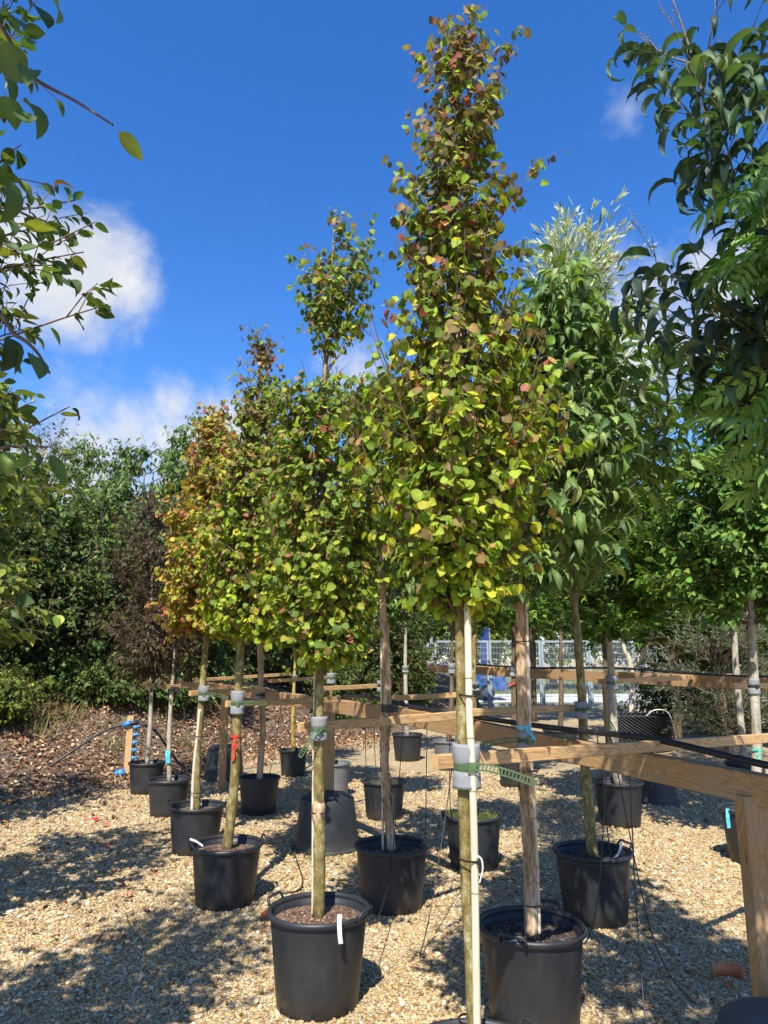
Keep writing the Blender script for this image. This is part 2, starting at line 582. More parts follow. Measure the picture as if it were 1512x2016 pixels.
def pebble_mat():
    m, t, b, out = new_mat('flint_pebble')
    at = t.n('ShaderNodeAttribute', attribute_type='INSTANCER', attribute_name='pcol')
    c = t.ramp(at.outputs['Fac'], [(0.0, (0.16, 0.10, 0.05)), (0.16, (0.38, 0.25, 0.11)), (0.34, (0.52, 0.385, 0.18)), (0.55, (0.62, 0.49, 0.27)),
                                   (0.72, (0.42, 0.35, 0.25)), (0.86, (0.70, 0.60, 0.42)), (0.96, (0.76, 0.70, 0.58)), (1.0, (0.50, 0.24, 0.1))])
    tc = t.n('ShaderNodeTexCoord')
    nz = t.n('ShaderNodeTexNoise', i_Scale=1.6, i_Detail=5.0)
    t.l(tc.outputs['Object'], nz.inputs['Vector'])
    c = t.mix(1.0, c, t.ramp(nz.outputs['Fac'], [(0.3, (0.6, 0.55, 0.48)), (0.7, (0.95, 0.9, 0.8))]), 'MULTIPLY')
    t.l(c, b.inputs['Base Color'])
    b.inputs['Roughness'].default_value = 0.65
    b.inputs['Specular IOR Level'].default_value = 0.35
    return m


M['pebble'] = pebble_mat()
M['earth'] = soil_mat('bank_earth', [(0.05, 0.03, 0.02), (0.09, 0.06, 0.04), (0.15, 0.1, 0.065), (0.2, 0.15, 0.1)], 30.0)
M['road'] = simple('pale_concrete', (0.42, 0.42, 0.4), (0.55, 0.54, 0.52), 3, 0.85, 0.1)
M['grassy'] = simple('rough_grass_ground', (0.07, 0.09, 0.02), (0.16, 0.16, 0.05), 6, 0.9, 0.5, 0.05)


# ------------------------------------------------------------------ leaf templates: x along the midrib, y across, z = face normal
def blade(rows, curl=0.4, fold=0.25, pet=0.35, side=0.0, wav=0.0):
    vs, fs = [], []
    x = z = 0.0
    prev = 0.0
    k = len(rows)
    for i, (s, wd, off) in enumerate(rows):
        ds = s - prev
        a = curl * (s + prev) / 2
        x += math.cos(a) * ds
        z -= math.sin(a) * ds
        prev = s
        ph = curl * s
        yy = side * s * s
        nx, nzv = math.sin(ph), math.cos(ph)
        f = fold * wd + wav * (1 if i % 2 else -1) * wd
        vs.append((x, yy, z))
        vs.append((x + off + nx * f, yy + wd, z + nzv * f))
        vs.append((x + off + nx * (f - 2 * wav * wd * (1 if i % 2 else -1)), yy - wd, z + nzv * f))
    for i in range(k - 1):
        a, b = i * 3, (i + 1) * 3
        if rows[i + 1][1] < 1e-4:
            fs += [(a, b, a + 1), (a, a + 2, b)]
        elif rows[i][1] < 1e-4:
            fs += [(a, b, b + 1), (a, b + 2, b)]
        else:
            fs += [(a, b, b + 1, a + 1), (a, a + 2, b + 2, b)]
    if pet:
        n = len(vs)
        vs += [(-pet, 0.0, 0.06), (0, 0.014, 0), (0, -0.014, 0)]
        fs += [(n, n + 2, n + 1)]
    return np.array(vs, float), fs


def heart(curl, fold, side=0.0):
    return blade([(0.0, 0.2, -0.1), (0.1, 0.42, -0.08), (0.3, 0.54, -0.03), (0.55, 0.47, 0), (0.8, 0.25, 0), (1.0, 0.0, 0)], curl, fold, 0.45, side)


def longleaf(curl, fold, wd=0.19, side=0.0, wav=0.0):
    return blade([(0, 0.03, 0), (0.1, wd * 0.72, 0), (0.25, wd, 0), (0.42, wd * 0.95, 0), (0.6, wd * 0.7, 0), (0.8, wd * 0.33, 0), (1.0, 0.0, 0)], curl, fold, 0.12, side, wav)


def oval(curl, fold, wd=0.3):
    return blade([(0, 0.02, 0), (0.08, wd * 0.5, 0), (0.2, wd * 0.85, 0), (0.38, wd, 0), (0.55, wd * 0.92, 0), (0.72, wd * 0.68, 0), (0.87, wd * 0.35, 0), (1.0, 0.0, 0)], curl, fold, 0.25)


def narrow(curl, wd=0.11):
    return blade([(0, 0.02, 0), (0.35, wd, 0), (0.7, wd * 0.7, 0), (1.0, 0.0, 0)], curl, 0.3, 0.0)


def small(curl, wd=0.34):
    return blade([(0, 0.03, 0), (0.4, wd, 0), (1.0, 0.0, 0)], curl, 0.25, 0.0)


def star():
    vs = [(0.3, 0, 0)]
    out = []
    tips = [(-150, 0.34), (-72, 0.62), (0, 0.75), (72, 0.62), (150, 0.34)]
    for i, (a, r) in enumerate(tips):
        out.append((0.3 + r * math.cos(R(a)), r * math.sin(R(a)), -0.12 * r))
        a2 = (tips[i][0] + tips[i + 1][0]) / 2 if i < 4 else 180
        rr = 0.26 if i < 4 else 0.3
        out.append((0.3 + rr * math.cos(R(a2)), rr * math.sin(R(a2)), 0.05))
    vs += out
    n = len(out)
    fs = [(0, 1 + i, 1 + (i + 1) % n) for i in range(n)]
    return np.array(vs, float), fs


def pinnate(pairs=6, curl=0.5):
    vs, fs = [], []

    def put(V, F, mtx):
        b = len(vs)
        for v in V:
            vs.append(tuple(mtx @ Vector(v)))
        fs.extend([tuple(i + b for i in f) for f in F])
    lv, lf = blade([(0, 0.02, 0), (0.15, 0.13, 0), (0.4, 0.165, 0), (0.7, 0.11, 0), (1, 0, 0)], 0.5, 0.3, 0)
    pts = []
    for i in range(13):
        s = i / 12
        a = curl * s
        pts.append(Vector((s * math.cos(a * 0.5), 0, -s * math.sin(a * 0.5))))
    for i in range(12):
        p, q = pts[i], pts[i + 1]
        b = len(vs)
        vs += [tuple(p + Vector((0, 0.006, 0))), tuple(p - Vector((0, 0.006, 0))), tuple(q - Vector((0, 0.006, 0))), tuple(q + Vector((0, 0.006, 0)))]
        fs.append((b, b + 1, b + 2, b + 3))
    for k in range(pairs):
        s = 0.22 + 0.72 * k / (pairs - 1)
        p = pts[int(s * 12)]
        sz = 0.36 - 0.12 * abs(s - 0.55)
        for sd in (1, -1):
            mt = Matrix.Translation(p) @ Matrix.Rotation(sd * R(62 - 18 * s), 4, 'Z') @ Matrix.Rotation(R(12), 4, 'Y') @ Matrix.Scale(sz, 4)
            put(lv, lf, mt)
    put(lv, lf, Matrix.Translation(pts[12]) @ Matrix.Rotation(R(20), 4, 'Y') @ Matrix.Scale(0.34, 4))
    return np.array(vs, float), fs


T_HEART = [heart(0.25, 0.12), heart(0.5, 0.3, 0.06), heart(0.1, -0.15, -0.05), heart(0.75, 0.2)]
T_LONG = [longleaf(1.3, 0.35, 0.15), longleaf(2.0, 0.5, 0.16, 0.1), longleaf(2.7, 0.55, 0.15, -0.08), longleaf(0.8, 0.3, 0.17, 0.05, 0.06), longleaf(1.7, 0.25, 0.17, -0.12, 0.05)]
T_CURL = [longleaf(2.6, 0.6, 0.13, 0.05), longleaf(3.2, 0.7, 0.12, -0.1), longleaf(2.1, 0.5, 0.15, 0.12, 0.06), longleaf(2.9, 0.9, 0.15, 0.0, 0.05)]
T_OVAL = [oval(0.4, 0.25), oval(0.9, 0.4, 0.26), oval(0.15, 0.1, 0.33), oval(1.4, 0.5, 0.28)]
T_CHERRY = [blade([(0, 0.02, 0), (0.3, 0.2, 0), (0.65, 0.15, 0), (1, 0, 0)], 0.7, 0.35, 0), blade([(0, 0.02, 0), (0.3, 0.18, 0), (0.65, 0.14, 0), (1, 0, 0)], 1.2, 0.4, 0)]
T_NARROW = [narrow(0.5), narrow(0.1)]
T_SMALL = [small(0.4), small(0.1, 0.28)]
T_STAR = [star()]
T_LIT = [blade([(0, 0.05, 0), (0.35, 0.32, 0), (0.75, 0.2, 0), (1, 0, 0)], c_, f_, 0) for c_, f_ in ((0.9, 0.5), (-0.6, 0.3), (1.6, 0.2))]
T_PINN = [pinnate(6, 0.5), pinnate(5, 1.0), pinnate(6, 0.2)]


def vshade(tv):
    """paler midrib, deeper margin"""
    y = np.abs(tv[:, 1])
    return 1.16 - 0.34 * y / max(y.max(), 1e-6)


def leaf_arrays(templates, pos, td, nd, size, col, tid):
    """all leaves as one mesh's arrays"""
    V, C, loops, starts = [], [], [], []
    voff = 0
    loff = 0
    bd = np.cross(nd, td)
    for k, (tv, tf) in enumerate(templates):
        ix = np.nonzero(tid == k)[0]
        if not len(ix):
            continue
        n = len(ix)
        s = size[ix][:, None, None]
        v = pos[ix][:, None, :] + s * (tv[None, :, 0:1] * td[ix][:, None, :] + tv[None, :, 1:2] * bd[ix][:, None, :] + tv[None, :, 2:3] * nd[ix][:, None, :])
        V.append(v.reshape(-1, 3))
        C.append((col[ix][:, None, :] * vshade(tv)[None, :, None]).reshape(-1, 3))
        fl = np.concatenate([np.array(f) for f in tf])
        ln = np.array([len(f) for f in tf])
        lp = (fl[None, :] + (voff + np.arange(n) * len(tv))[:, None]).reshape(-1)
        st = np.concatenate([[0], np.cumsum(ln)[:-1]])
        ss = (st[None, :] + (loff + np.arange(n) * len(fl))[:, None]).reshape(-1)
        loops.append(lp)
        starts.append(ss)
        voff += n * len(tv)
        loff += n * len(fl)
    return np.concatenate(V), np.concatenate(C), np.concatenate(loops), np.concatenate(starts)


def np_mesh(name, V, loops, starts, mat, C=None, smooth=True):
    me = bpy.data.meshes.new(name)
    me.vertices.add(len(V))
    me.vertices.foreach_set('co', V.astype(np.float32).ravel())
    me.loops.add(len(loops))
    me.loops.foreach_set('vertex_index', loops.astype(np.int32))
    me.polygons.add(len(starts))
    me.polygons.foreach_set('loop_start', starts.astype(np.int32))
    if smooth:
        me.polygons.foreach_set('use_smooth', np.ones(len(starts), bool))
    if C is not None:
        a = me.attributes.new('Col', 'FLOAT_COLOR', 'POINT')
        c4 = np.ones((len(V), 4), np.float32)
        c4[:, :3] = C
        a.data.foreach_set('color', c4.ravel())
    me.materials.append(mat)
    me.update(calc_edges=True)
    return me


def unit(a):
    return a / np.maximum(np.linalg.norm(a, axis=-1, keepdims=True), 1e-9)


def ortho(n, t):
    n = n - t * np.sum(n * t, axis=1, keepdims=True)
    return unit(n)


def jitter_palette(pal, k=10, amt=0.16, rg=NP):
    """pal: list of (rgb, weight low in the crown, weight at the top)"""
    out, wl, wt = [], [], []
    for rgb, a, b in pal:
        for _ in range(k):
            f = 1 + rg.uniform(-amt, amt)
            j = 1 + rg.uniform(-0.08, 0.08, 3)
            out.append(np.array(rgb) * f * j)
            wl.append(a)
            wt.append(b)
    return np.array(out), np.array(wl, float), np.array(wt, float)


def pick_cols(pal, zrel, rg=NP):
    cols, wl, wt = pal
    z = np.clip(zrel, 0, 1)[:, None] ** 1.1
    wgt = wl[None] * (1 - z) + wt[None] * z
    cs = np.cumsum(wgt, axis=1)
    u = rg.uniform(0, 1, len(zrel))[:, None] * cs[:, -1:]
    return np.argmax(cs >= u, axis=1)


PAL_KATSURA = jitter_palette([((0.302, 0.392, 0.036), 3.8, 0.7), ((0.157, 0.235, 0.029), 2.6, 1.4), ((0.448, 0.437, 0.040), 1.6, 0.3),
                              ((0.224, 0.168, 0.056), 0.3, 3.6), ((0.134, 0.106, 0.047), 0.05, 3.0), ((0.34, 0.11, 0.08), 0.06, 0.9), ((0.403, 0.246, 0.084), 0.2, 0.5)])
PAL_KATSURA_TOPGREEN = jitter_palette([((0.258, 0.347, 0.036), 3.2, 1), ((0.134, 0.202, 0.038), 2.6, 3.4), ((0.381, 0.381, 0.040), 1.3, 0.4),
                                       ((0.202, 0.157, 0.050), 0.5, 1.2), ((0.314, 0.112, 0.067), 0.12, 0.25), ((0.381, 0.235, 0.078), 0.25, 0.15)])
PAL_KATSURA_RED = jitter_palette([((0.36, 0.36, 0.036), 2.6, 1.6), ((0.20, 0.24, 0.028), 1.8, 0.9), ((0.50, 0.40, 0.045), 2.0, 1.2),
                                  ((0.25, 0.16, 0.05), 0.8, 2.0), ((0.42, 0.12, 0.075), 0.9, 0.5), ((0.48, 0.25, 0.085), 1.4, 1.2)])
PAL_LONG = jitter_palette([((0.102, 0.175, 0.044), 3, 2), ((0.153, 0.241, 0.055), 2, 3), ((0.058, 0.116, 0.037), 2, 0.6), ((0.248, 0.306, 0.087), 0.7, 1.1)])
PAL_LONG_DARK = jitter_palette([((0.048, 0.088, 0.048), 3, 3), ((0.072, 0.120, 0.056), 2, 2), ((0.035, 0.064, 0.042), 2, 2), ((0.144, 0.192, 0.096), 0.4, 0.4)])
PAL_ROWAN = jitter_palette([((0.099, 0.196, 0.043), 3, 3), ((0.157, 0.274, 0.051), 2, 2), ((0.068, 0.138, 0.039), 2, 1)])
PAL_APPLE = jitter_palette([((0.072, 0.120, 0.026), 3, 3), ((0.120, 0.180, 0.031), 2.4, 2), ((0.042, 0.072, 0.024), 2, 2), ((0.240, 0.264, 0.048), 0.6, 0.4), ((0.144, 0.084, 0.036), 0.15, 0.15)])
PAL_APPLE_Y = jitter_palette([((0.138, 0.184, 0.030), 3, 2), ((0.230, 0.253, 0.040), 2, 1), ((0.069, 0.103, 0.023), 2, 2)])
PAL_STAR = jitter_palette([((0.091, 0.182, 0.029), 3, 2), ((0.143, 0.260, 0.039), 2, 2), ((0.052, 0.104, 0.026), 1.5, 1.5), ((0.221, 0.312, 0.052), 0.6, 1)])
PAL_SILVER = jitter_palette([((0.52, 0.53, 0.36), 0.0, 3.6), ((0.34, 0.37, 0.2), 0.3, 2.5), ((0.10, 0.15, 0.04), 4, 0.2)])
PAL_GREYSHRUB = jitter_palette([((0.16, 0.19, 0.12), 3, 3), ((0.10, 0.13, 0.07), 2, 2), ((0.2, 0.22, 0.1), 1, 1)])
PAL_HEDGE = jitter_palette([((0.062, 0.102, 0.026), 3, 2), ((0.102, 0.158, 0.034), 3, 3), ((0.040, 0.070, 0.020), 3, 1), ((0.184, 0.241, 0.044), 0.4, 0.8)])
PAL_CHERRY = jitter_palette([((0.079, 0.144, 0.036), 3, 3), ((0.124, 0.203, 0.051), 2, 3), ((0.053, 0.092, 0.026), 2, 1), ((0.211, 0.270, 0.077), 0.5, 0.9)])
PAL_BIRCH = jitter_palette([((0.108, 0.144, 0.060), 3, 2), ((0.180, 0.156, 0.084), 1.2, 2), ((0.072, 0.096, 0.036), 2, 2)])
PAL_PURPLE = jitter_palette([((0.065, 0.043, 0.028), 3, 3), ((0.11, 0.068, 0.036), 2, 2), ((0.04, 0.032, 0.02), 2, 2), ((0.10, 0.11, 0.04), 1.6, 1.6)])
PAL_LITTER = jitter_palette([((0.20, 0.11, 0.055), 3, 3), ((0.33, 0.20, 0.10), 3, 3), ((0.46, 0.33, 0.19), 2, 2), ((0.12, 0.06, 0.035), 2.4, 2.4), ((0.34, 0.08, 0.04), 0.5, 0.5), ((0.6, 0.5, 0.3), 0.6, 0.6)])

LEAF_MESH = {}


def leaf_variant(key, templates, tid, rgb, mat):
    k = (key, tid, tuple(np.round(rgb, 4)))
    if k not in LEAF_MESH:
        tv, tf = templates[tid]
        starts = np.concatenate([[0], np.cumsum([len(f) for f in tf])[:-1]])
        LEAF_MESH[k] = np_mesh('leaf', tv, np.concatenate([np.array(f) for f in tf]), starts, mat, np.array(rgb)[None] * vshade(tv)[:, None])
    return LEAF_MESH[k]


def prof_px(rows, D, shrink=0.0):
    """crown outline read in the photo at distance D -> [(z, cx, cy, r)] bottom first"""
    out = []
    for (y, xl, xr) in rows:
        a, b = P(xl, y, D), P(xr, y, D)
        c = (a + b) / 2
        h_ = (b - a).length / 2
        out.append((c.z, c.x, c.y, h_ * (1 - shrink)))
    return sorted(out)


def prof_m(c, rows):
    return sorted([(z, c[0] + dx, c[1] + dy, r) for (z, r, dx, dy) in rows])


def at_prof(prof, z):
    z = np.asarray(z, float)
    a = np.array(prof)
    return np.stack([np.interp(z, a[:, 0], a[:, i]) for i in (1, 2, 3)], -1)


def in_frame(p):
    d = p - np.array((0, 0, CAM_H))
    dep = d[:, 1] * math.cos(PITCH) + d[:, 2] * math.sin(PITCH)
    up = -d[:, 1] * math.sin(PITCH) + d[:, 2] * math.cos(PITCH)
    x = 756 + F_PX * d[:, 0] / np.maximum(dep, 1e-3)
    y = 1008 - F_PX * up / np.maximum(dep, 1e-3)
    return (dep > 0.1) & (x > -40) & (x < 1552) & (y > -40) & (y < 2056), dep


def tree(name, label, cat, trunk_pts, trunk_r, bark, prof, leaf, group=None, nb=60, rise=0.9, twigs=4, twig_len=0.2, lpt=7,
         nobj=0, seed=1, branch_r=0.006, twig_mat='twig', leader=True, rmin=0.25, upright=0.6, nside=10, zpow=1.0, trunk_name='trunk', extra=None, gap=None, shoots=0.1):
    rg = np.random.default_rng(seed)
    pr = random.Random(seed)
    tp = [Vector(p) for p in trunk_pts]
    base = tp[0].copy()
    root = thing(name, label, cat, base, group)
    path = catmull(tp, 6)
    rr = np.interp(np.linspace(0, 1, len(path)), np.linspace(0, 1, len(trunk_r)), trunk_r)
    rr = rr * rg.uniform(0.95, 1.07, len(rr))
    mb = MB()
    mb.tube(sub(path, base), list(rr), nside, wob=0.05, rg=pr)
    mb.build(trunk_name, M[bark], root, True)
    ta = np.array([tuple(p) for p in path])
    z0, z1 = prof[0][0], prof[-1][0]
    # branches
    zt_c = rg.uniform(0, 1, nb * 6) ** zpow * (z1 - z0) + z0
    rad = at_prof(prof, zt_c)[:, 2]
    keep = rg.uniform(0, 1, len(zt_c)) < rad / max(rad.max(), 1e-6)
    zt = zt_c[keep][:nb]
    if len(zt) < nb:
        zt = np.concatenate([zt, rg.uniform(z0, z1, nb - len(zt))])
    bm = MB()
    LP, LD, LO = [], [], []
    for zi in zt:
        cx, cy, r = at_prof(prof, zi)
        rho = math.sqrt(rg.uniform(rmin ** 2, 1.0))
        if rg.uniform() < shoots: rho = rg.uniform(1.0, 1.5)
        az = rg.uniform(0, 2 * math.pi)
        tip = np.array((cx + r * rho * math.cos(az), cy + r * rho * math.sin(az), zi))
        zs = zi - rise * (0.25 + r * rho) * rg.uniform(0.7, 1.2)
        zs = min(max(zs, z0 - 0.05), ta[-1, 2] - 0.02)
        st = np.array((np.interp(zs, ta[:, 2], ta[:, 0]), np.interp(zs, ta[:, 2], ta[:, 1]), zs))
        ctl = st + (tip - st) * np.array((upright, upright, 1 - upright)) * np.array((1, 1, 1.0)) + rg.normal(0, 0.03, 3) * r
        ts = np.linspace(0, 1, 7)[:, None]
        bp = (1 - ts) ** 2 * st + 2 * ts * (1 - ts) * ctl + ts ** 2 * tip
        bp[1:-1] += rg.normal(0, 0.012 * max(r, 0.2), (5, 3))
        L = np.linalg.norm(tip - st)
        br = branch_r * (0.6 + 0.7 * L)
        bm.tube([Vector(q) - base for q in bp], list(np.linspace(br, br * 0.3, 7)), 4, cap=False)
        segs = [(bp[2:], 1.6)]
        for _ in range(twigs):
            t = rg.uniform(0.3, 1.0)
            f = t * 6
            i = min(int(f), 5)
            p0 = bp[i] + (bp[i + 1] - bp[i]) * (f - i)
            d = unit((bp[i + 1] - bp[i])[None])[0]
            o = rg.normal(0, 1, 3)
            o = unit((o - d * np.dot(o, d))[None])[0]
            dd = unit((d * 0.8 + o * 0.9 + np.array((0, 0, 0.15)))[None])[0]
            tl = twig_len * rg.uniform(0.6, 1.3)
            p1 = p0 + dd * tl
            pm = (p0 + p1) / 2 + np.array((0, 0, 0.06 * tl))
            tw = np.array([p0, pm, p1])
            if branch_r > 0.0035:
                bm.tube([Vector(q) - base for q in tw], [br * 0.4, br * 0.3, br * 0.2], 3, cap=False)
            segs.append((tw, 1.0))
        for sg, mult in segs:
            n = max(1, int(round(lpt * mult * rg.uniform(0.7, 1.3))))
            u = np.sort(rg.uniform(0.08, 1.0, n)) * (len(sg) - 1)
            i = np.minimum(u.astype(int), len(sg) - 2)
            pp = sg[i] + (sg[i + 1] - sg[i]) * (u - i)[:, None]
            dd = unit(sg[i + 1] - sg[i])
            LP.append(pp)
            LD.append(dd)
            ctr = at_prof(prof, pp[:, 2])
            oo = pp - np.stack([ctr[:, 0], ctr[:, 1], pp[:, 2]], -1)
            LO.append(oo)
    if extra is not None:
        extra(bm, base, rg, LP, LD, LO)
    if bm.v:
        bm.build('branches', M[twig_mat], root, True)
    LP, LD, LO = np.concatenate(LP), np.concatenate(LD), np.concatenate(LO)
    if gap:
        kk = (LP[:, 2] < gap[0]) | (LP[:, 2] > gap[1]) | (rg.uniform(0, 1, len(LP)) < 0.06)
        LP, LD, LO = LP[kk], LD[kk], LO[kk]
    if leaf.get('thin'):
        zr = np.clip((LP[:, 2] - z0) / (z1 - z0), 0, 1)
        kk = rg.uniform(0, 1, len(LP)) > leaf['thin'] * zr
        LP, LD, LO = LP[kk], LD[kk], LO[kk]
    n = len(LP)
    # orientation
    side = rg.normal(0, 1, (n, 3))
    side = unit(side - LD * np.sum(side * LD, 1, keepdims=True))
    out = unit(LO + rg.normal(0, 0.05, (n, 3)))
    up = np.array((0, 0, 1.0))
    td = unit(leaf.get('along', 0.4) * LD + leaf.get('side', 0.8) * side + leaf.get('out', 0.3) * out - leaf.get('droop', 0.6) * up + rg.normal(0, 0.2, (n, 3)))
    nd = leaf.get('nup', 0.7) * up + leaf.get('nout', 0.7) * out + rg.normal(0, leaf.get('nrnd', 0.4), (n, 3))
    nd = ortho(nd, td)
    size = rg.uniform(*leaf['size'], n) * (1 - leaf.get('taper', 0) * np.clip((LP[:, 2] - z0) / (z1 - z0), 0, 1))
    size = np.where(LP[:, 1] < leaf.get('near', -9), size * 1.15, size)
    pos = LP + td * (size * leaf.get('pet', 0.3))[:, None]
    pal = leaf['pal']
    ci = pick_cols(pal, (pos[:, 2] - z0) / (z1 - z0) + rg.normal(0, 0.08, n), rg)
    tid = rg.integers(0, len(leaf['t']), n)
    mat = M[leaf['mat']]
    isobj = np.zeros(n, bool)
    if nobj:
        vis, dep = in_frame(pos)
        # the leaves that show largest: near, in the picture and turned to the camera
        vd = unit(np.array((0, 0, CAM_H)) - pos)
        score = np.where(vis, (0.3 + np.abs(np.sum(vd * nd, 1))) * size / dep, 0)
        front = np.sum(unit(LO) * vd, 1)
        score = score * (0.7 + 0.6 * np.clip(front, 0, 1))
        ix = np.argsort(-score)[:nobj]
        ix = ix[score[ix] > 0]
        isobj[ix] = True
        bd = np.cross(nd, td)
        for i in ix:
            me = leaf_variant(name, leaf['t'], int(tid[i]), pal[0][ci[i]], mat)
            o = bpy.data.objects.new('leaf', me)
            COL.objects.link(o)
            o.parent = root
            s = size[i]
            m4 = Matrix.Identity(4)
            for r_ in range(3):
                m4[r_][0] = td[i, r_] * s
                m4[r_][1] = bd[i, r_] * s
                m4[r_][2] = nd[i, r_] * s
                m4[r_][3] = pos[i, r_] - base[r_]
            o.matrix_basis = m4
    rest = ~isobj
    if rest.any():
        col = pal[0][ci[rest]] * (1 + rg.uniform(-0.1, 0.1, (rest.sum(), 1)))
        V, C, lo, stt = leaf_arrays(leaf['t'], pos[rest] - np.array(base), td[rest], nd[rest], size[rest], col, tid[rest])
        fo = bpy.data.objects.new('foliage', np_mesh('foliage', V, lo, stt, mat, C))
        COL.objects.link(fo)
        fo.parent = root
        tag(fo, kind='stuff')
    return root


# =================================================================== THE SETTING
# ground: one gravel sheet to the horizon
g = MB()
g.add([(-300, -60, 0), (300, -60, 0), (300, 600, 0), (-300, 600, 0)], [(0, 1, 2, 3)])
tag(g.build('ground', M['gravel']), 'pale tan gravel ground under the potted trees', 'ground', kind='structure')

# earth bank at the back left, covered in litter
BK0 = np.array((-4.6, 9.15))
BKN = np.array((-0.83, 0.555))


def bank_h(x, y):
    d = (x - BK0[0]) * BKN[0] + (y - BK0[1]) * BKN[1]
    d = d + 0.25 * np.sin(x * 1.3 + 0.5) + 0.15 * np.sin(y * 2.1)
    s = np.clip((d + 0.15) / 3.4, 0, 1)
    h = 1.12 * s * s * (3 - 2 * s)
    h = h + s * (0.05 * np.sin(x * 3.1 + y * 1.7) + 0.04 * np.sin(x * 5.7 - y * 4.3) + 0.02 * np.sin(x * 13 + y * 9))
    return h - 0.03


gx, gy = np.meshgrid(np.linspace(-22, 3, 140), np.linspace(6, 30, 140), indexing='ij')
gz = bank_h(gx, gy)
V = np.stack([gx, gy, gz], -1).reshape(-1, 3)
ii, jj = np.meshgrid(np.arange(139), np.arange(139), indexing='ij')
a = (ii * 140 + jj).ravel()
quads = np.stack([a, a + 140, a + 141, a + 1], -1)
qz = gz.ravel()[quads].max(1)
quads = quads[qz > -0.02]
bank = bpy.data.objects.new('bank', np_mesh('bank', V, quads.ravel(), np.arange(len(quads)) * 4, M['earth']))
COL.objects.link(bank)
tag(bank, 'low earth bank strewn with dead leaves', 'bank', kind='structure')

# verge and road beyond the fence
g = MB()
g.add([(-4, 24.9, 0.004), (60, 24.9, 0.004), (60, 27.5, 0.004), (-4, 27.5, 0.004)], [(0, 1, 2, 3)])
g.add([(-4, 34.0, 0.004), (60, 34.0, 0.004), (60, 120, 0.004), (-4, 120, 0.004)], [(0, 1, 2, 3)])
tag(g.build('verge', M['grassy']), 'rough grass verge beyond the steel fence', 'verge', kind='structure')
g = MB()
g.add([(-4, 27.5, 0.008), (60, 27.5, 0.008), (60, 34, 0.008), (-4, 34, 0.008)], [(0, 1, 2, 3)])
tag(g.build('road', M['road']), 'pale road beyond the steel fence', 'road', kind='structure')


# loose gravel: real pebbles where they can be told apart
def scatter_group():
    ng = bpy.data.node_groups.new('pebble_scatter', 'GeometryNodeTree')
    ng.interface.new_socket('Geometry', in_out='INPUT', socket_type='NodeSocketGeometry')
    ng.interface.new_socket('Geometry', in_out='OUTPUT', socket_type='NodeSocketGeometry')
    N = ng.nodes
    gi = N.new('NodeGroupInput')
    go = N.new('NodeGroupOutput')
    ico = N.new('GeometryNodeMeshIcoSphere')
    ico.inputs['Radius'].default_value = 1.0
    ico.inputs['Subdivisions'].default_value = 2
    sm = N.new('GeometryNodeSetShadeSmooth')
    mt = N.new('GeometryNodeSetMaterial')
    mt.inputs['Material'].default_value = M['pebble']
    iop = N.new('GeometryNodeInstanceOnPoints')
    mtp = N.new('GeometryNodeMeshToPoints')
    ar = N.new('GeometryNodeInputNamedAttribute')
    ar.data_type = 'FLOAT_VECTOR'
    ar.inputs['Name'].default_value = 'prot'
    asx = N.new('GeometryNodeInputNamedAttribute')
    asx.data_type = 'FLOAT_VECTOR'
    asx.inputs['Name'].default_value = 'pscale'
    L = ng.links.new
    L(gi.outputs[0], mtp.inputs[0])
    L(ico.outputs['Mesh'], sm.inputs[0])
    L(sm.outputs[0], mt.inputs[0])
    L(mtp.outputs[0], iop.inputs['Points'])
    L(mt.outputs[0], iop.inputs['Instance'])
    e2r = N.new('FunctionNodeEulerToRotation')
    L(ar.outputs['Attribute'], e2r.inputs[0])
    L(e2r.outputs[0], iop.inputs['Rotation'])
    L(asx.outputs['Attribute'], iop.inputs['Scale'])
    L(iop.outputs[0], go.inputs[0])
    return ng


def pebbles():
    rg = np.random.default_rng(3)
    pts = []
    for (y0, y1, dens) in ((1.9, 3.5, 7600), (3.5, 5.0, 5600), (5.0, 7.5, 2900), (7.5, 11.0, 900)):
        xm = 0.62 * y1 + 0.4
        n = int(dens * 2 * xm * (y1 - y0))
        x = rg.uniform(-xm, xm, n)
        y = rg.uniform(y0, y1, n)
        k = np.abs(x) < 0.62 * y + 0.4
        sz = {1.9: 1.0, 3.5: 1.08, 5.0: 1.3, 7.5: 1.7}[y0]
        pts.append(np.stack([x[k], y[k], np.full(k.sum(), sz)], -1))
    p = np.concatenate(pts)
    n = len(p)
    s = np.clip(rg.lognormal(math.log(0.0048), 0.38, n), 0.0028, 0.014) * p[:, 2]
    sc = np.stack([s * rg.uniform(1.0, 1.5, n), s * rg.uniform(0.75, 1.1, n), s * rg.uniform(0.5, 0.8, n)], -1)
    rot = np.stack([rg.normal(0, 0.35, n), rg.normal(0, 0.35, n), rg.uniform(0, 6.28, n)], -1)
    z = sc[:, 2] * rg.uniform(0.1, 1.0, n)
    me = bpy.data.meshes.new('gravel_points')
    me.vertices.add(n)
    me.vertices.foreach_set('co', np.stack([p[:, 0], p[:, 1], z], -1).astype(np.float32).ravel())
    for nm, arr in (('prot', rot), ('pscale', sc)):
        at = me.attributes.new(nm, 'FLOAT_VECTOR', 'POINT')
        at.data.foreach_set('vector', arr.astype(np.float32).ravel())
    at = me.attributes.new('pcol', 'FLOAT', 'POINT')
    at.data.foreach_set('value', rg.uniform(0, 1, n).astype(np.float32))
    me.materials.append(M['pebble'])
    me.update()
    o = bpy.data.objects.new('gravel', me)
    COL.objects.link(o)
    md = o.modifiers.new('scatter', 'NODES')
    md.node_group = scatter_group()
    return tag(o, 'loose tan and cream flint pebbles covering the yard', 'gravel', kind='stuff')


pebbles()


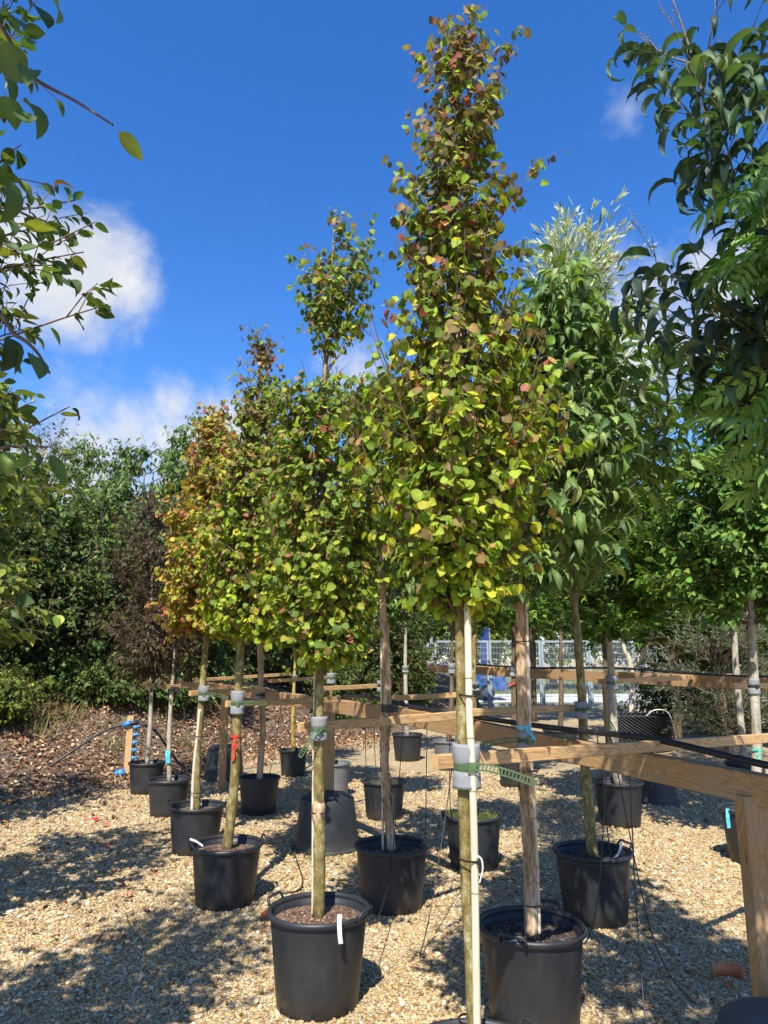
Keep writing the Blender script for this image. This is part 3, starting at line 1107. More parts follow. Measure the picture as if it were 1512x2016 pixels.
# dead leaves on the bank and its foot
def litter():
    rg = np.random.default_rng(5)
    n = 52000
    x = rg.uniform(-9, 2.5, n)
    y = rg.uniform(8.2, 16, n)
    d = (x - BK0[0]) * BKN[0] + (y - BK0[1]) * BKN[1]
    k = (d > -1.1) & (rg.uniform(0, 1, n) < np.clip((d + 1.1) / 1.2, 0.03, 1.0))
    k2 = (x > -7 * 0.6 - 3) & k
    x, y = x[k2], y[k2]
    n1 = 500
    x = np.concatenate([x, rg.uniform(-4.2, -1.5, n1)])
    y = np.concatenate([y, rg.uniform(4.5, 10, n1)])
    n = len(x)
    z = np.maximum(bank_h(x, y), 0.004) + rg.uniform(0.008, 0.03, n)
    pos = np.stack([x, y, z], -1)
    td = unit(rg.normal(0, 1, (n, 3)) * np.array((1, 1, 0.3)))
    nd = ortho(rg.normal(0, 0.45, (n, 3)) + np.array((0, 0, 1.0)), td)
    ci = pick_cols(PAL_LITTER, np.full(n, 0.5), rg)
    V, C, lo, st = leaf_arrays(T_LIT, pos, td, nd, rg.uniform(0.03, 0.075, n), PAL_LITTER[0][ci], rg.integers(0, 3, n))
    o = bpy.data.objects.new('leaf_litter', np_mesh('leaf_litter', V, lo, st, M['litter'], C))
    COL.objects.link(o)
    tag(o, 'brown dead leaf litter covering the earth bank', 'leaf litter', kind='stuff')


litter()


# tufts of grass and weeds on the bank
def grass_stuff(name, label, pts, h, pal, n_each, spread, seed):
    rg = np.random.default_rng(seed)
    P_, T_, S_, C_ = [], [], [], []
    for (x, y, z) in pts:
        k = n_each
        P_.append(np.stack([x + rg.normal(0, spread, k), y + rg.normal(0, spread, k), np.full(k, z)], -1))
        T_.append(unit(rg.normal(0, 0.45, (k, 3)) + np.array((0, 0, 1.0))))
        S_.append(rg.uniform(0.4, 1.0, k) * h)
        C_.append(pal[0][rg.integers(0, len(pal[0]), k)])
    pos, td, sz, co = map(np.concatenate, (P_, T_, S_, C_))
    nd = ortho(rg.normal(0, 1, pos.shape), td)
    tp = [blade([(0, 0.02, 0), (0.5, 0.022, 0), (1.0, 0, 0)], 0.9, 0.1, 0)]
    V, C, lo, st = leaf_arrays(tp, pos, td, nd, sz, co, np.zeros(len(pos), int))
    o = bpy.data.objects.new(name, np_mesh(name, V, lo, st, M['leaf_far'], C))
    COL.objects.link(o)
    return tag(o, label, 'grass', kind='stuff')


PAL_GRASS = jitter_palette([((0.10, 0.13, 0.03), 2, 2), ((0.22, 0.19, 0.08), 2, 2), ((0.3, 0.24, 0.12), 1, 1)])
gp = []
for _ in range(120):
    x, y = rnd.uniform(-8, 0), rnd.uniform(11, 16)
    h = float(bank_h(np.array(x), np.array(y)))
    if h > 0.6 or (h > 0.1 and rnd.random() < 0.15): gp.append((x, y, h))
grass_stuff('bank_grass', 'straw and green grass tufts along the top of the bank', gp, 0.35, PAL_GRASS, 45, 0.14, 8)


# =================================================================== POTS
def soil_disc(r, mat, root, z, seed, mound=0.015):
    rg = random.Random(seed)
    mb = MB()
    rings, n = 9, 36
    vs = [(0, 0, z + mound)]
    for i in range(1, rings + 1):
        f = i / rings
        for j in range(n):
            a = 2 * math.pi * j / n
            zz = z + mound * (1 - f * f) + (rg.uniform(-0.007, 0.009) if i < rings else 0)
            vs.append((r * f * math.cos(a), r * f * math.sin(a), zz))
    fs = [(0, 1 + j, 1 + (j + 1) % n) for j in range(n)]
    for i in range(rings - 1):
        for j in range(n):
            a_, b_ = 1 + i * n, 1 + (i + 1) * n
            fs.append((a_ + j, b_ + j, b_ + (j + 1) % n, a_ + (j + 1) % n))
    mb.add(vs, fs)
    return mb.build('soil', M[mat], root, True)


def pot(label, c, d_top, h, group='black nursery pots', d_bot=None, mat='pot', soil='soil_bark', fill=0.06, handles=(0.0,), seed=1, holes=True, cat='plant pot', name='plant_pot'):
    rt = d_top / 2
    rb = (d_bot or d_top * 0.79) / 2
    root = thing(name, label, cat, (c[0], c[1], 0.0), group)
    zi = h - fill - 0.03
    ri = lambda z: rb + (rt - 0.012 - rb) * z / h
    rg = random.Random(seed)
    e1, p1 = rg.uniform(0.004, 0.014), rg.uniform(0, 6)
    wob = lambda a, z: 1 + e1 * math.cos(2 * a + p1) * min(1, max(0, z) / h)
    mb = MB()
    prof = [(0.002, 0.012), (rb - 0.03, 0.012), (rb - 0.012, 0.0), (rb, 0.006), (ri(h * 0.3), h * 0.3), (ri(h * 0.6), h * 0.6), (ri(h * 0.88), h * 0.88), (ri(h) - 0.002, h - 0.025),
            (ri(h) - 0.009, h - 0.025), (ri(zi + 0.02) - 0.007, zi + 0.02), (ri(zi) - 0.007, zi - 0.03)]
    mb.lathe(prof, 56, wob=wob)
    mb.build('body', M[mat], root, True)
    mb = MB()
    ro = ri(h)
    pr = [(ro - 0.006, h - 0.03), (ro + 0.004, h - 0.034), (ro + 0.012, h - 0.026), (ro + 0.015, h - 0.012), (ro + 0.011, h - 0.002), (ro + 0.002, h), (ro - 0.006, h - 0.004), (ro - 0.01, h - 0.014)]
    mb.lathe(pr, 56, closed=True, wob=wob)
    mb.build('rim', M[mat], root, True)
    soil_disc(ri(h - fill) - 0.004, soil, root, h - fill, seed)
    for az in handles:
        mb = MB()
        ca, sa = math.cos(az), math.sin(az)
        rad, tang = Vector((ca, sa, 0)), Vector((-sa, ca, 0))
        hw = 0.062
        pts = [rad * (ro + 0.008) - tang * hw + Vector((0, 0, h - 0.02)), rad * (ro + 0.02) - tang * hw + Vector((0, 0, h + 0.008)),
               rad * (ro + 0.026) - tang * (hw - 0.012) + Vector((0, 0, h + 0.022)), rad * (ro + 0.026) + tang * (hw - 0.012) + Vector((0, 0, h + 0.022)),
               rad * (ro + 0.02) + tang * hw + Vector((0, 0, h + 0.008)), rad * (ro + 0.008) + tang * hw + Vector((0, 0, h - 0.02))]
        mb.tube(pts, 0.0075, 8)
        mb.build('handle', M[mat], root, True)
    if holes:
        me = MB()
        me.lathe([(0.0005, 0.002), (0.008, 0.002), (0.0085, -0.002)], 10)
        hm = me.mesh('drain_hole', M['hole'])
        for k in range(7):
            a = 2 * math.pi * k / 7 + seed
            o = bpy.data.objects.new('drain_hole', hm)
            COL.objects.link(o)
            o.parent = root
            rr = ri(0.022) * wob(a, 0.02)
            o.location = (rr * math.cos(a), rr * math.sin(a), 0.024)
            o.rotation_euler = (0, R(90), a)
    return root


def upturned(label, c, d_rim, h, mat='pot', seed=1, dome=0.03, group='upturned pots'):
    """a pot standing upside down: rim on the ground, domed base on top"""
    root = thing('upturned_pot', label, 'plant pot', (c[0], c[1], 0), group)
    rt, rb = d_rim / 2, d_rim * 0.40
    mb = MB()
    prof = [(rt - 0.012, 0.0), (rt - 0.01, 0.02)] + [(rt - 0.012 - (rt - 0.012 - rb) * k / 5, 0.03 + (h - 0.05) * k / 5) for k in range(6)]
    prof += [(rb - 0.006, h - 0.008), (rb - 0.02, h), (rb * 0.8, h + dome * 0.45), (rb * 0.5, h + dome * 0.85), (rb * 0.2, h + dome), (0.002, h + dome)]
    mb.lathe(prof, 48)
    mb.build('body', M[mat], root, True)
    mb = MB()
    mb.lathe([(rt - 0.014, 0.0), (rt + 0.006, 0.0), (rt + 0.012, 0.012), (rt + 0.006, 0.03), (rt - 0.014, 0.032)], 48, closed=True)
    mb.build('rim', M[mat], root, True)
    hm = MB()
    hm.lathe([(0.0005, 0.002), (0.008, 0.002), (0.0085, -0.002)], 10)
    hme = hm.mesh('drain_hole', M['hole'])
    for k in range(7):
        a = 2 * math.pi * k / 7 + seed
        o = bpy.data.objects.new('drain_hole', hme)
        COL.objects.link(o)
        o.parent = root
        o.location = ((rb + 0.004) * math.cos(a), (rb + 0.004) * math.sin(a), h - 0.04)
        o.rotation_euler = (0, R(90), a)
    return root


def rim_c(px, py, h):
    """centre of a pot from the pixel of its rim centre and its height"""
    p = G(px, py, h)
    return p.x, p.y


cT1 = (0.29, 2.52)
cA = rim_c(628, 1785, 0.43)
cB = rim_c(447, 1658, 0.385)
cC = rim_c(388, 1583, 0.385)
cD = rim_c(334, 1532, 0.37)
cE = rim_c(290, 1499, 0.37)
cF = rim_c(1045, 1816, 0.43)
cG = rim_c(771, 1660, 0.40)
cH = rim_c(511, 1528, 0.38)
cJ = rim_c(578, 1475, 0.36)
cL = rim_c(756, 1535, 0.38)
cM = rim_c(802, 1444, 0.42)
cN = rim_c(883, 1457, 0.42)
cO = rim_c(931, 1602, 0.40)
cP = rim_c(1166, 1671, 0.42)
cQ = rim_c(1216, 1537, 0.42)
cS = rim_c(1012, 1488, 0.38)
cV2 = rim_c(1103, 1436, 0.40)
cW = rim_c(1478, 1590, 0.42)
cGy = rim_c(656, 1500, 0.40)
cRt = rim_c(1466, 1500, 0.40)

pot('black pot at the foot of the tallest katsura with its bamboo cane', cT1, 0.50, 0.43, handles=(R(35), R(215)), seed=1)
pot('lit dark grey pot of bark compost with white label strip hanging at its rim', cA, 0.505, 0.43, handles=(R(-25), R(155)), seed=2)
pot('lit dark grey pot holding the katsura trunk with a red ribbon', cB, 0.50, 0.385, handles=(R(20), R(200)), seed=3)
pot('lit dark grey pot of reddish bark compost with a split cane beside its trunk', cC, 0.485, 0.385, handles=(R(165), R(-15)), seed=4)
pot('lit dark pot of the purple-leaved tree with white-blue label on its trunk', cD, 0.46, 0.37, handles=(R(170),), seed=5)
pot('lit dark pot beside the blue valve manifold at the foot of the bank', cE, 0.45, 0.37, handles=(R(0),), seed=6)
pot('black pot of dark compost under the peeling trunk tied with blue ribbon', cF, 0.50, 0.43, soil='soil_dark', handles=(R(-120), R(60)), seed=7)
pot('black pot of dark compost between the upturned pot and the grassy pot', cG, 0.51, 0.40, soil='soil_dark', handles=(), seed=8)
pot('shaded black pot of the peeling tree beside the upturned pot with sunlit base', cH, 0.46, 0.38, soil='soil_dark', handles=(), seed=9)
pot('small shaded black pot holding the yellow-stemmed tree', cJ, 0.42, 0.36, soil='soil_dark', handles=(R(170),), seed=10)
pot('black pot topped with bright green moss and short grass', cL, 0.47, 0.38, soil='soil_moss', handles=(R(175), R(-5)), seed=11)
pot('black pot of the slim grey trunk behind the timber beam near the shrubs', cM, 0.52, 0.42, soil='soil_dark', handles=(), seed=12)
pot('grey plastic pot with pale rim behind the tallest katsura', cN, 0.48, 0.42, mat='pot_grey', soil='soil_dark', handles=(), seed=13)
pot('black pot with weedy grass round the olive trunk behind the tallest katsura', cO, 0.475, 0.40, soil='soil_moss', handles=(R(200),), seed=14)
pot('black pot with a white label lying on its compost', cP, 0.50, 0.42, soil='soil_dark', handles=(R(20),), seed=15)
pot('black pot holding the pale grey trunk with the light foam sleeve', cQ, 0.50, 0.42, soil='soil_bark', handles=(), seed=16)
pot('shaded black pot behind the peeling trunk tied with blue ribbon', cS, 0.46, 0.38, soil='soil_dark', handles=(), seed=17)
pot('wide low black pot in shade holding the dark slender trunk', cV2, 0.62, 0.40, soil='soil_dark', handles=(), seed=18)
pot('black pot with a blue ribbon beside the big timber post', cW, 0.50, 0.42, soil='soil_dark', handles=(R(165),), seed=19)
pot('grey pot standing behind the timber post', cGy, 0.44, 0.40, mat='pot_grey', soil='soil_moss', handles=(), seed=20)
pot('black pot half hidden behind the near timber beam', cRt, 0.48, 0.40, soil='soil_dark', handles=(), seed=21)

cK = G(643, 1668, 0)
upturned('large upturned black pot with dusty domed base in front of timber post', cK, 0.60, 0.43, 'pot', 3, 0.035)
cI = G(440, 1532, 0)
upturned('upturned black pot with sunlit base below the far timber post', cI, 0.58, 0.42, 'pot', 5, 0.03)
cR = G(1292, 1578, 0)
upturned('upturned black pot behind the pot of the pale grey trunk', cR, 0.50, 0.42, 'pot', 7, 0.03)
upturned('grey dusty upturned pot with painted-in light dapple at the foot of the big timber post', (1.36, 2.72), 0.52, 0.43, 'pot_dusty_dapple', 9, 0.03)

# terracotta shard behind that upturned pot
mb = MB()
pts = []
for k in range(9):
    a = R(20 + 16 * k)
    pts.append((0.09 * math.cos(a), 0.09 * math.sin(a)))
vs = [(x, y, 0.0) for x, y in pts] + [(x * 1.06, y * 1.06, 0.055 + 0.01 * (i % 3)) for i, (x, y) in enumerate(pts)] + [(x * 0.86, y * 0.86, 0.0) for x, y in pts] + [(x * 0.92, y * 0.92, 0.055 + 0.01 * (i % 3)) for i, (x, y) in enumerate(pts)]
fs = []
for i in range(8):
    fs += [(i, i + 1, 9 + i + 1, 9 + i), (18 + i, 27 + i, 27 + i + 1, 18 + i + 1), (9 + i, 9 + i + 1, 27 + i + 1, 27 + i), (i, 18 + i, 18 + i + 1, i + 1)]
fs += [(0, 9, 27, 18), (8, 26, 35, 17)]
mb.add(vs, fs)
p = G(1440, 1936, 0)
tag(mb.build('terracotta_shard', M['terracotta'], None, True, (p.x, p.y, 0.004)), 'broken orange terracotta pot shard on the gravel', 'shard')

# dimpled air pot
pa = G(1263, 1475, 0)
root = thing('air_pot', 'big black dimpled-mesh pot behind the short timber post', 'plant pot', (pa.x, pa.y, 0))
mb = MB()
ra, ha, na, nz_ = 0.52, 0.62, 72, 22
vs, fs = [], []
for i in range(nz_ + 1):
    for j in range(na):
        bmp = 0.02 * (1 if (i + j) % 2 else -1)
        a = 2 * math.pi * j / na
        vs.append(((ra + bmp) * math.cos(a), (ra + bmp) * math.sin(a), ha * i / nz_))
for i in range(nz_):
    for j in range(na):
        j2 = (j + 1) % na
        fs.append((i * na + j, i * na + j2, (i + 1) * na + j2, (i + 1) * na + j))
mb.add(vs, fs)
mb.build('body', M['pot'], root)
soil_disc(ra - 0.01, 'soil_dark', root, ha - 0.06, 4)
# right-hand far pot
cV = G(1429, 1440, 0)
pot('black pot under the grey-green shrub at the edge of the thicket', (cV.x, cV.y), 0.72, 0.5, soil='soil_dark', handles=(), seed=25)


# =================================================================== TIMBER
def timber(name, label, cat, p0, p1, wd, ht, mat, group=None, bevel=0.004):
    p0, p1 = Vector(p0), Vector(p1)
    d = p1 - p0
    L = d.length
    x = d.normalized()
    up = Vector((0, 0, 1)) if abs(x.z) < 0.9 else Vector((0, 1, 0))
    y = up.cross(x).normalized()
    z = x.cross(y)
    mb = MB()
    ns = max(2, int(L / 0.25))
    rg = random.Random(int(L * 1000))
    vs, fs = [], []
    b = bevel
    ring = [(-wd / 2 + b, -ht / 2), (wd / 2 - b, -ht / 2), (wd / 2, -ht / 2 + b), (wd / 2, ht / 2 - b), (wd / 2 - b, ht / 2), (-wd / 2 + b, ht / 2), (-wd / 2, ht / 2 - b), (-wd / 2, -ht / 2 + b)]
    for i in range(ns + 1):
        oy, oz = (rg.uniform(-0.002, 0.002), rg.uniform(-0.002, 0.002))
        for (a_, c_) in ring:
            vs.append((L * i / ns, a_ + oy, c_ + oz))
    for i in range(ns):
        for j in range(8):
            j2 = (j + 1) % 8
            fs.append((i * 8 + j, i * 8 + j2, (i + 1) * 8 + j2, (i + 1) * 8 + j))
    fs.append(tuple(range(7, -1, -1)))
    fs.append(tuple(ns * 8 + j for j in range(8)))
    mb.add(vs, fs)
    o = mb.build(name, M[mat])
    m4 = Matrix.Identity(4)
    for r_ in range(3):
        m4[r_][0], m4[r_][1], m4[r_][2], m4[r_][3] = x[r_], y[r_], z[r_], p0[r_]
    o.matrix_world = m4
    return tag(o, label, cat, group)


# near beam along the row, in three lengths (top face about 1.2-1.3 m above the gravel)
BM = [Vector((1.95, 2.24, 1.10)), Vector((1.24, 3.60, 1.165)), Vector((0.30, 5.41, 1.205)), Vector((-0.50, 6.95, 1.215)), Vector((-2.04, 9.50, 1.25)), Vector((-3.1, 11.2, 1.27))]
timber('timber_beam', 'thick treated timber beam resting on the big timber post', 'beam', BM[0], BM[2], 0.07, 0.12, 'wood_beam', 'timber beams')
timber('timber_beam', 'timber beam carrying the black hose above the mossy pot', 'beam', BM[2] + Vector((-0.012, 0.023, 0)), BM[4], 0.07, 0.12, 'wood_beam', 'timber beams')
timber('timber_beam', 'timber beam running back to the bank above the sunlit upturned pot', 'beam', BM[4] + Vector((-0.012, 0.02, 0)), BM[5], 0.07, 0.12, 'wood_beam', 'timber beams')
# far beam
FB = [Vector((5.6, 6.6, 1.32)), Vector((4.2, 8.7, 1.34)), Vector((1.9, 12.3, 1.42)), Vector((0.9, 14.0, 1.46))]
timber('timber_beam', 'far timber beam carrying a hose in front of the steel fence', 'beam', FB[0], FB[2], 0.09, 0.15, 'wood_beam', 'timber beams')
timber('timber_beam', 'farthest timber beam between slim grey trunks and the fence', 'beam', FB[2] + Vector((-0.01, 0.02, 0)), FB[3], 0.09, 0.13, 'wood_beam', 'timber beams')

# posts
timber('timber_post', 'big square timber post under the near beam beside the dusty upturned pot', 'post', (1.505, 3.09, -0.02), (1.505, 3.09, 1.10), 0.10, 0.10, 'wood_beam', 'timber posts', 0.006)
timber('timber_post', 'timber post behind the large upturned pot', 'post', (-0.515, 6.97, -0.02), (-0.515, 6.97, 1.16), 0.10, 0.10, 'wood_beam', 'timber posts', 0.006)
timber('timber_post', 'slim timber post behind the sunlit upturned pot by the bank', 'post', (-2.06, 9.52, -0.02), (-2.06, 9.52, 1.19), 0.09, 0.09, 'wood_beam', 'timber posts', 0.006)
pf = P(1258, 1400, 8.9)
timber('timber_post', 'short timber post under the far beam before the dimpled pot', 'post', (3.15, 10.34, -0.02), (3.15, 10.34, 1.31), 0.11, 0.11, 'wood_beam', 'timber posts', 0.006)

# battens: each runs from a tree to the beam
BT = [
    ((856, 1500), 2.585, (1530, 1451), 4.3, 0.048, 'wooden batten strapped to the tallest katsura'),
    ((589, 1433), 3.93, (912, 1407), 4.75, 0.05, 'wooden batten tied to the katsura with the green strap hanging down'),
    ((446, 1386), 5.5, (668, 1377), 6.35, 0.046, 'wooden batten tied to the katsura with the red ribbon'),
    ((374, 1365), 6.85, (520, 1357), 7.6, 0.046, 'wooden batten tied to the katsura with the split cane'),
    ((316, 1352), 8.0, (437, 1349), 8.8, 0.045, 'wooden batten tied to the pale trunk with white-blue label'),
    ((284, 1346), 9.3, (574, 1327), 11.4, 0.045, 'wooden batten tied to the trunk beside the valve manifold'),
    ((533, 1341), 9.6, (658, 1333), 10.6, 0.045, 'wooden batten behind the yellow-stemmed tree'),
    ((633, 1356), 7.6, (750, 1350), 8.4, 0.045, 'wooden batten ending at the mossy pot tree'),
    ((765, 1375), 6.2, (932, 1367), 6.5, 0.046, 'wooden batten ending behind the tallest katsura'),
    ((925, 1403), 4.75, (1134, 1393), 5.12, 0.046, 'wooden batten ending at the foam sleeve of the silver-leaved tree'),
    ((1177, 1342), 7.7, (1442, 1330), 10.0, 0.055, 'wooden batten tied to the pale grey trunk'),
    ((1442, 1350), 6.55, (1560, 1350), 7.3, 0.05, 'wooden batten end behind the grey trunk with green ribbon'),
    ((840, 1312), 13.2, (975, 1312), 14.5, 0.06, 'thin far wooden batten in front of the fence posts'),
]
for (a, da, b, db, s, lab) in BT:
    timber('timber_batten', lab, 'batten', P(*a, da), P(*b, db), 0.036, s, 'wood', 'timber battens', 0.003)


# =================================================================== STEEL FENCE
def fence(x0, x1, y0, y1, H, label, frame=True):
    root = thing('fence_panel', label, 'fence', (x0, y0, 0), 'galvanised fence panels')
    d = Vector((x1 - x0, y1 - y0, 0))
    L = d.length
    d.normalize()
    for k, xx in enumerate((0.0, L)):
        mb = MB()
        mb.bar(d * xx + Vector((0, 0, 0)), d * xx + Vector((0, 0, H)), 0.07, 0.07, (0, 1, 0))
        mb.build('post', M['galv'], root)
    for z in ((H - 0.035, 0.12) if frame else ()):
        mb = MB()
        mb.bar(d * 0.035 + Vector((0, 0, z)), d * (L - 0.035) + Vector((0, 0, z)), 0.06, 0.07)
        mb.build('rail', M['galv'], root)
    mb = MB()
    x = 0.06
    while x < L - 0.04:
        mb.bar(d * x + Vector((0, 0, 0.15)), d * x + Vector((0, 0, H - 0.07)), 0.008, 0.008, (0, 1, 0))
        x += 0.05
    z = 0.2
    while z < H - 0.08:
        mb.bar(d * 0.03 + Vector((0, 0.012, z)), d * (L - 0.03) + Vector((0, 0.012, z)), 0.009, 0.012)
        z += 0.2
    mb.build('wire_mesh', M['galv'], root)
    return root


YF = 24.3
fx = lambda px: (px - 756) / F_PX * YF / 1.025
fence(fx(858), fx(961), YF, YF, 2.22, 'galvanised mesh gate leaf beside the blue car')
fence(fx(966), fx(1064), YF, YF, 2.22, 'galvanised mesh gate leaf behind the peeling trunk')
fence(fx(1069), fx(1158), YF, YF, 2.22, 'galvanised mesh gate leaf behind the silver-leaved tree trunk')
fence(fx(1163), fx(1248), YF, YF, 2.22, 'galvanised mesh gate leaf behind the pale grey trunk')
fence(fx(1253), fx(1345), YF, YF, 2.08, 'galvanised mesh panel running into the thicket', False)
fence(fx(760), fx(843), YF, YF, 2.15, 'galvanised mesh panel half hidden by shrubs', False)
mb = MB()
mb.bar((0, 0, 0), (0, 0, 2.3), 0.11, 0.11, (0, 1, 0))
mb.lathe([(0.075, 2.3), (0.075, 2.31), (0.002, 2.33)], 4)
tag(mb.build('gate_post', M['galv'], None, False, (fx(850), YF - 0.1, 0)), 'thick galvanised gate post at the end of the mesh gates', 'gate post')

# =================================================================== BEYOND THE FENCE
M['paint_blue'] = simple('blue_car_paint', (0.025, 0.085, 0.25), (0.03, 0.1, 0.3), 3, 0.3, 0)
M['glass'] = simple('dark_glass', (0.02, 0.025, 0.03), (0.04, 0.05, 0.06), 3, 0.08, 0)
M['tyre'] = simple('tyre_rubber', (0.01, 0.01, 0.01), (0.02, 0.02, 0.02), 20, 0.8)
M['brick'] = simple('red_brick', (0.3, 0.1, 0.06), (0.42, 0.17, 0.11), 9, 0.85)
M['roof'] = simple('grey_roof', (0.12, 0.12, 0.13), (0.2, 0.2, 0.21), 9, 0.8)
M['navy'] = simple('navy_steel', (0.01, 0.035, 0.13), (0.02, 0.06, 0.2), 5, 0.5)

car = thing('parked_car', 'blue car parked on the road beyond the fence', 'car', (2.75, 29.6, 0.01))
mb = MB()
side = [(-2.1, 0.35), (-2.15, 0.7), (-2.0, 0.88), (-1.1, 0.98), (-0.45, 1.42), (0.9, 1.46), (1.65, 1.02), (2.05, 0.92), (2.1, 0.4)]
n = len(side)
vs = [(x, -0.86, z) for x, z in side] + [(x, 0.86, z) for x, z in side]
vs = [(x, y * (0.82 if z > 1.1 else 1), z) for x, y, z in vs]
fs = [tuple(range(n)), tuple(range(2 * n - 1, n - 1, -1))] + [(i, n + i, n + (i + 1) % n, (i + 1) % n) for i in range(n)]
mb.add(vs, fs)
mb.build('body', M['paint_blue'], car)
mb = MB()
for y in (-0.80, 0.80):
    mb.add([(-0.85, y * 1.05, 1.03), (1.4, y * 1.05, 1.05), (0.8, y * 0.93, 1.38), (-0.4, y * 0.93, 1.36)], [(0, 1, 2, 3)])
mb.build('window', M['glass'], car)
for wx in (-1.35, 1.3):
    for wy in (-0.8, 0.8):
        mb = MB()
        mb.tube([(wx, wy - 0.1, 0.31), (wx, wy + 0.1, 0.31)], 0.31, 20)
        wo_ = mb.build('wheel', M['tyre'], car)
        mb = MB()
        mb.tube([(wx, wy - 0.105, 0.31), (wx, wy + 0.105, 0.31)], 0.19, 16)
        mb.build('rim', M['galv'], wo_)

bld = thing('brick_building', 'red brick building with blue doors beyond the road', 'building', (-1.5, 46, 0))
mb = MB()
mb.box((0, 3, 1.9), (9, 6, 3.8))
mb.build('wall', M['brick'], bld)
mb = MB()
mb.add([(-4.8, -0.4, 3.8), (4.8, -0.4, 3.8), (4.8, 6.4, 3.8), (-4.8, 6.4, 3.8), (-4.8, 3, 5.4), (4.8, 3, 5.4)], [(0, 1, 5, 4), (2, 3, 4, 5), (1, 2, 5), (3, 0, 4), (0, 3, 2, 1)])
mb.build('roof', M['roof'], bld)
for k in (0, 2):
    mb = MB()
    mb.box((-3.3 + 2.2 * k, -0.03, 1.3), (1.5, 0.1, 2.3))
    mb.build('door', M['navy'], bld)

sgn = thing('navy_banner', 'tall navy blue flag sign standing beyond the mesh gates', 'sign', (P(955, 1300, 27).x, 27, 0))
mb = MB()
mb.box((0, 0, 1.75), (0.34, 0.06, 2.0))
mb.build('panel', M['navy'], sgn)
mb = MB()
mb.tube([(0.19, 0, 0), (0.19, 0, 2.9)], 0.025, 8)
mb.build('pole', M['galv'], sgn)

# =================================================================== HOSES, DRIP LINES
def hose(name, label, cat, pts, r, mat='cable', group=None, n=8, k=8):
    base = Vector(pts[0])
    mb = MB()
    mb.tube(sub(catmull(pts, k), base), r, n)
    return tag(mb.build(name, M[mat], None, True, base), label, cat, group)


def on_beam(t, dz=0.0, off=0.0):
    i = min(int(t), len(BM) - 2)
    p = BM[i] + (BM[i + 1] - BM[i]) * (t - i)
    d = (BM[i + 1] - BM[i]).normalized()
    s = Vector((-d.y, d.x, 0)).normalized()
    return p + Vector((0, 0, 0.06 + dz)) + s * off


hose('irrigation_pipe', 'thick black irrigation pipe lying along the near timber beam', 'pipe',
     [on_beam(0.05, 0.014), on_beam(0.6, 0.03), on_beam(0.95, 0.05), on_beam(1.25, 0.03), on_beam(1.7, 0.016), on_beam(2.1, 0.02), on_beam(2.5, 0.055), on_beam(2.85, 0.02, 0.03),
      on_beam(3.1, -0.07, 0.06), on_beam(3.3, 0.0, 0.05), on_beam(3.6, 0.05), on_beam(4.0, 0.016), on_beam(4.9, 0.016)], 0.0155, n=10)


def fbeam(t, dz=0.0):
    i = min(int(t), len(FB) - 2)
    return FB[i] + (FB[i + 1] - FB[i]) * (t - i) + Vector((0, 0, 0.075 + dz))


hose('irrigation_pipe', 'black irrigation pipe lying along the far timber beam', 'pipe',
     [fbeam(0.1, 0.015), fbeam(0.6, 0.05), fbeam(1.0, 0.02), fbeam(1.4, 0.06), fbeam(1.8, 0.015), fbeam(2.4, 0.03)], 0.016)


def drip(label, a, b, sag, r=0.0032, ground=True):
    a, b = Vector(a), Vector(b)
    m1 = a.lerp(b, 0.35) + Vector((0, 0, -sag))
    m2 = a.lerp(b, 0.75) + Vector((0, 0, -sag * 0.7))
    m1.z, m2.z = max(m1.z, 0.012), max(m2.z, 0.012)
    st = a + Vector((0.015, -0.01, -0.06))
    hose('drip_line', label, 'drip line', [a, st, m1, m2, b], r, group='thin black drip lines', n=6)


drip('thin black drip line looping from the near beam to the pot under the blue-ribbon trunk', on_beam(1.12, 0.03), (cF[0] + 0.2, cF[1] - 0.02, 0.42), 0.42)
drip('thin black drip line hanging from the near beam to the pot with the white label', on_beam(1.15, 0.03), (cP[0] + 0.2, cP[1] - 0.1, 0.43), 0.5)
drip('thin black drip line trailing from the near beam across the gravel to the big post', on_beam(1.1, 0.03), (1.62, 3.9, 0.012), 0.5)
drip('thin black drip line dropping straight from the near beam to the gravel', on_beam(1.05, 0.03), (1.02, 3.1, 0.012), 0.25)
drip('thin black drip line from the beam to the weedy grass pot', on_beam(1.85, 0.03), (cO[0] - 0.18, cO[1] - 0.1, 0.42), 0.3)
drip('thin black drip line hanging beside the foam sleeve of the tallest katsura', on_beam(1.8, 0.03), (0.2, 4.4, 0.012), 0.2)
drip('thin black drip line sagging from the beam down to the dark compost pot', on_beam(2.0, 0.03), (cG[0] + 0.22, cG[1] - 0.05, 0.42), 0.55)
drip('thin black drip line from the beam to the mossy pot', on_beam(2.6, 0.03), (cL[0] - 0.14, cL[1] - 0.1, 0.4), 0.3)
drip('second thin black drip line from the beam to the mossy pot', on_beam(2.5, 0.03), (cL[0] - 0.05, cL[1] - 0.15, 0.4), 0.2)
drip('thin black drip line running from the beam to the white-strip pot', on_beam(2.2, 0.03), (cA[0] + 0.23, cA[1] - 0.03, 0.43), 0.6)
drip('thin black drip line from the beam to the red-ribbon pot', on_beam(3.0, 0.03), (cB[0] + 0.22, cB[1], 0.4), 0.5)
drip('thin black drip line from the beam to the shaded peeling-tree pot', on_beam(3.4, 0.03), (cH[0] + 0.1, cH[1] - 0.1, 0.4), 0.25)
drip('thin black drip line from the beam to the yellow-stemmed tree pot', on_beam(3.9, 0.03), (cJ[0] - 0.1, cJ[1] - 0.1, 0.38), 0.2)
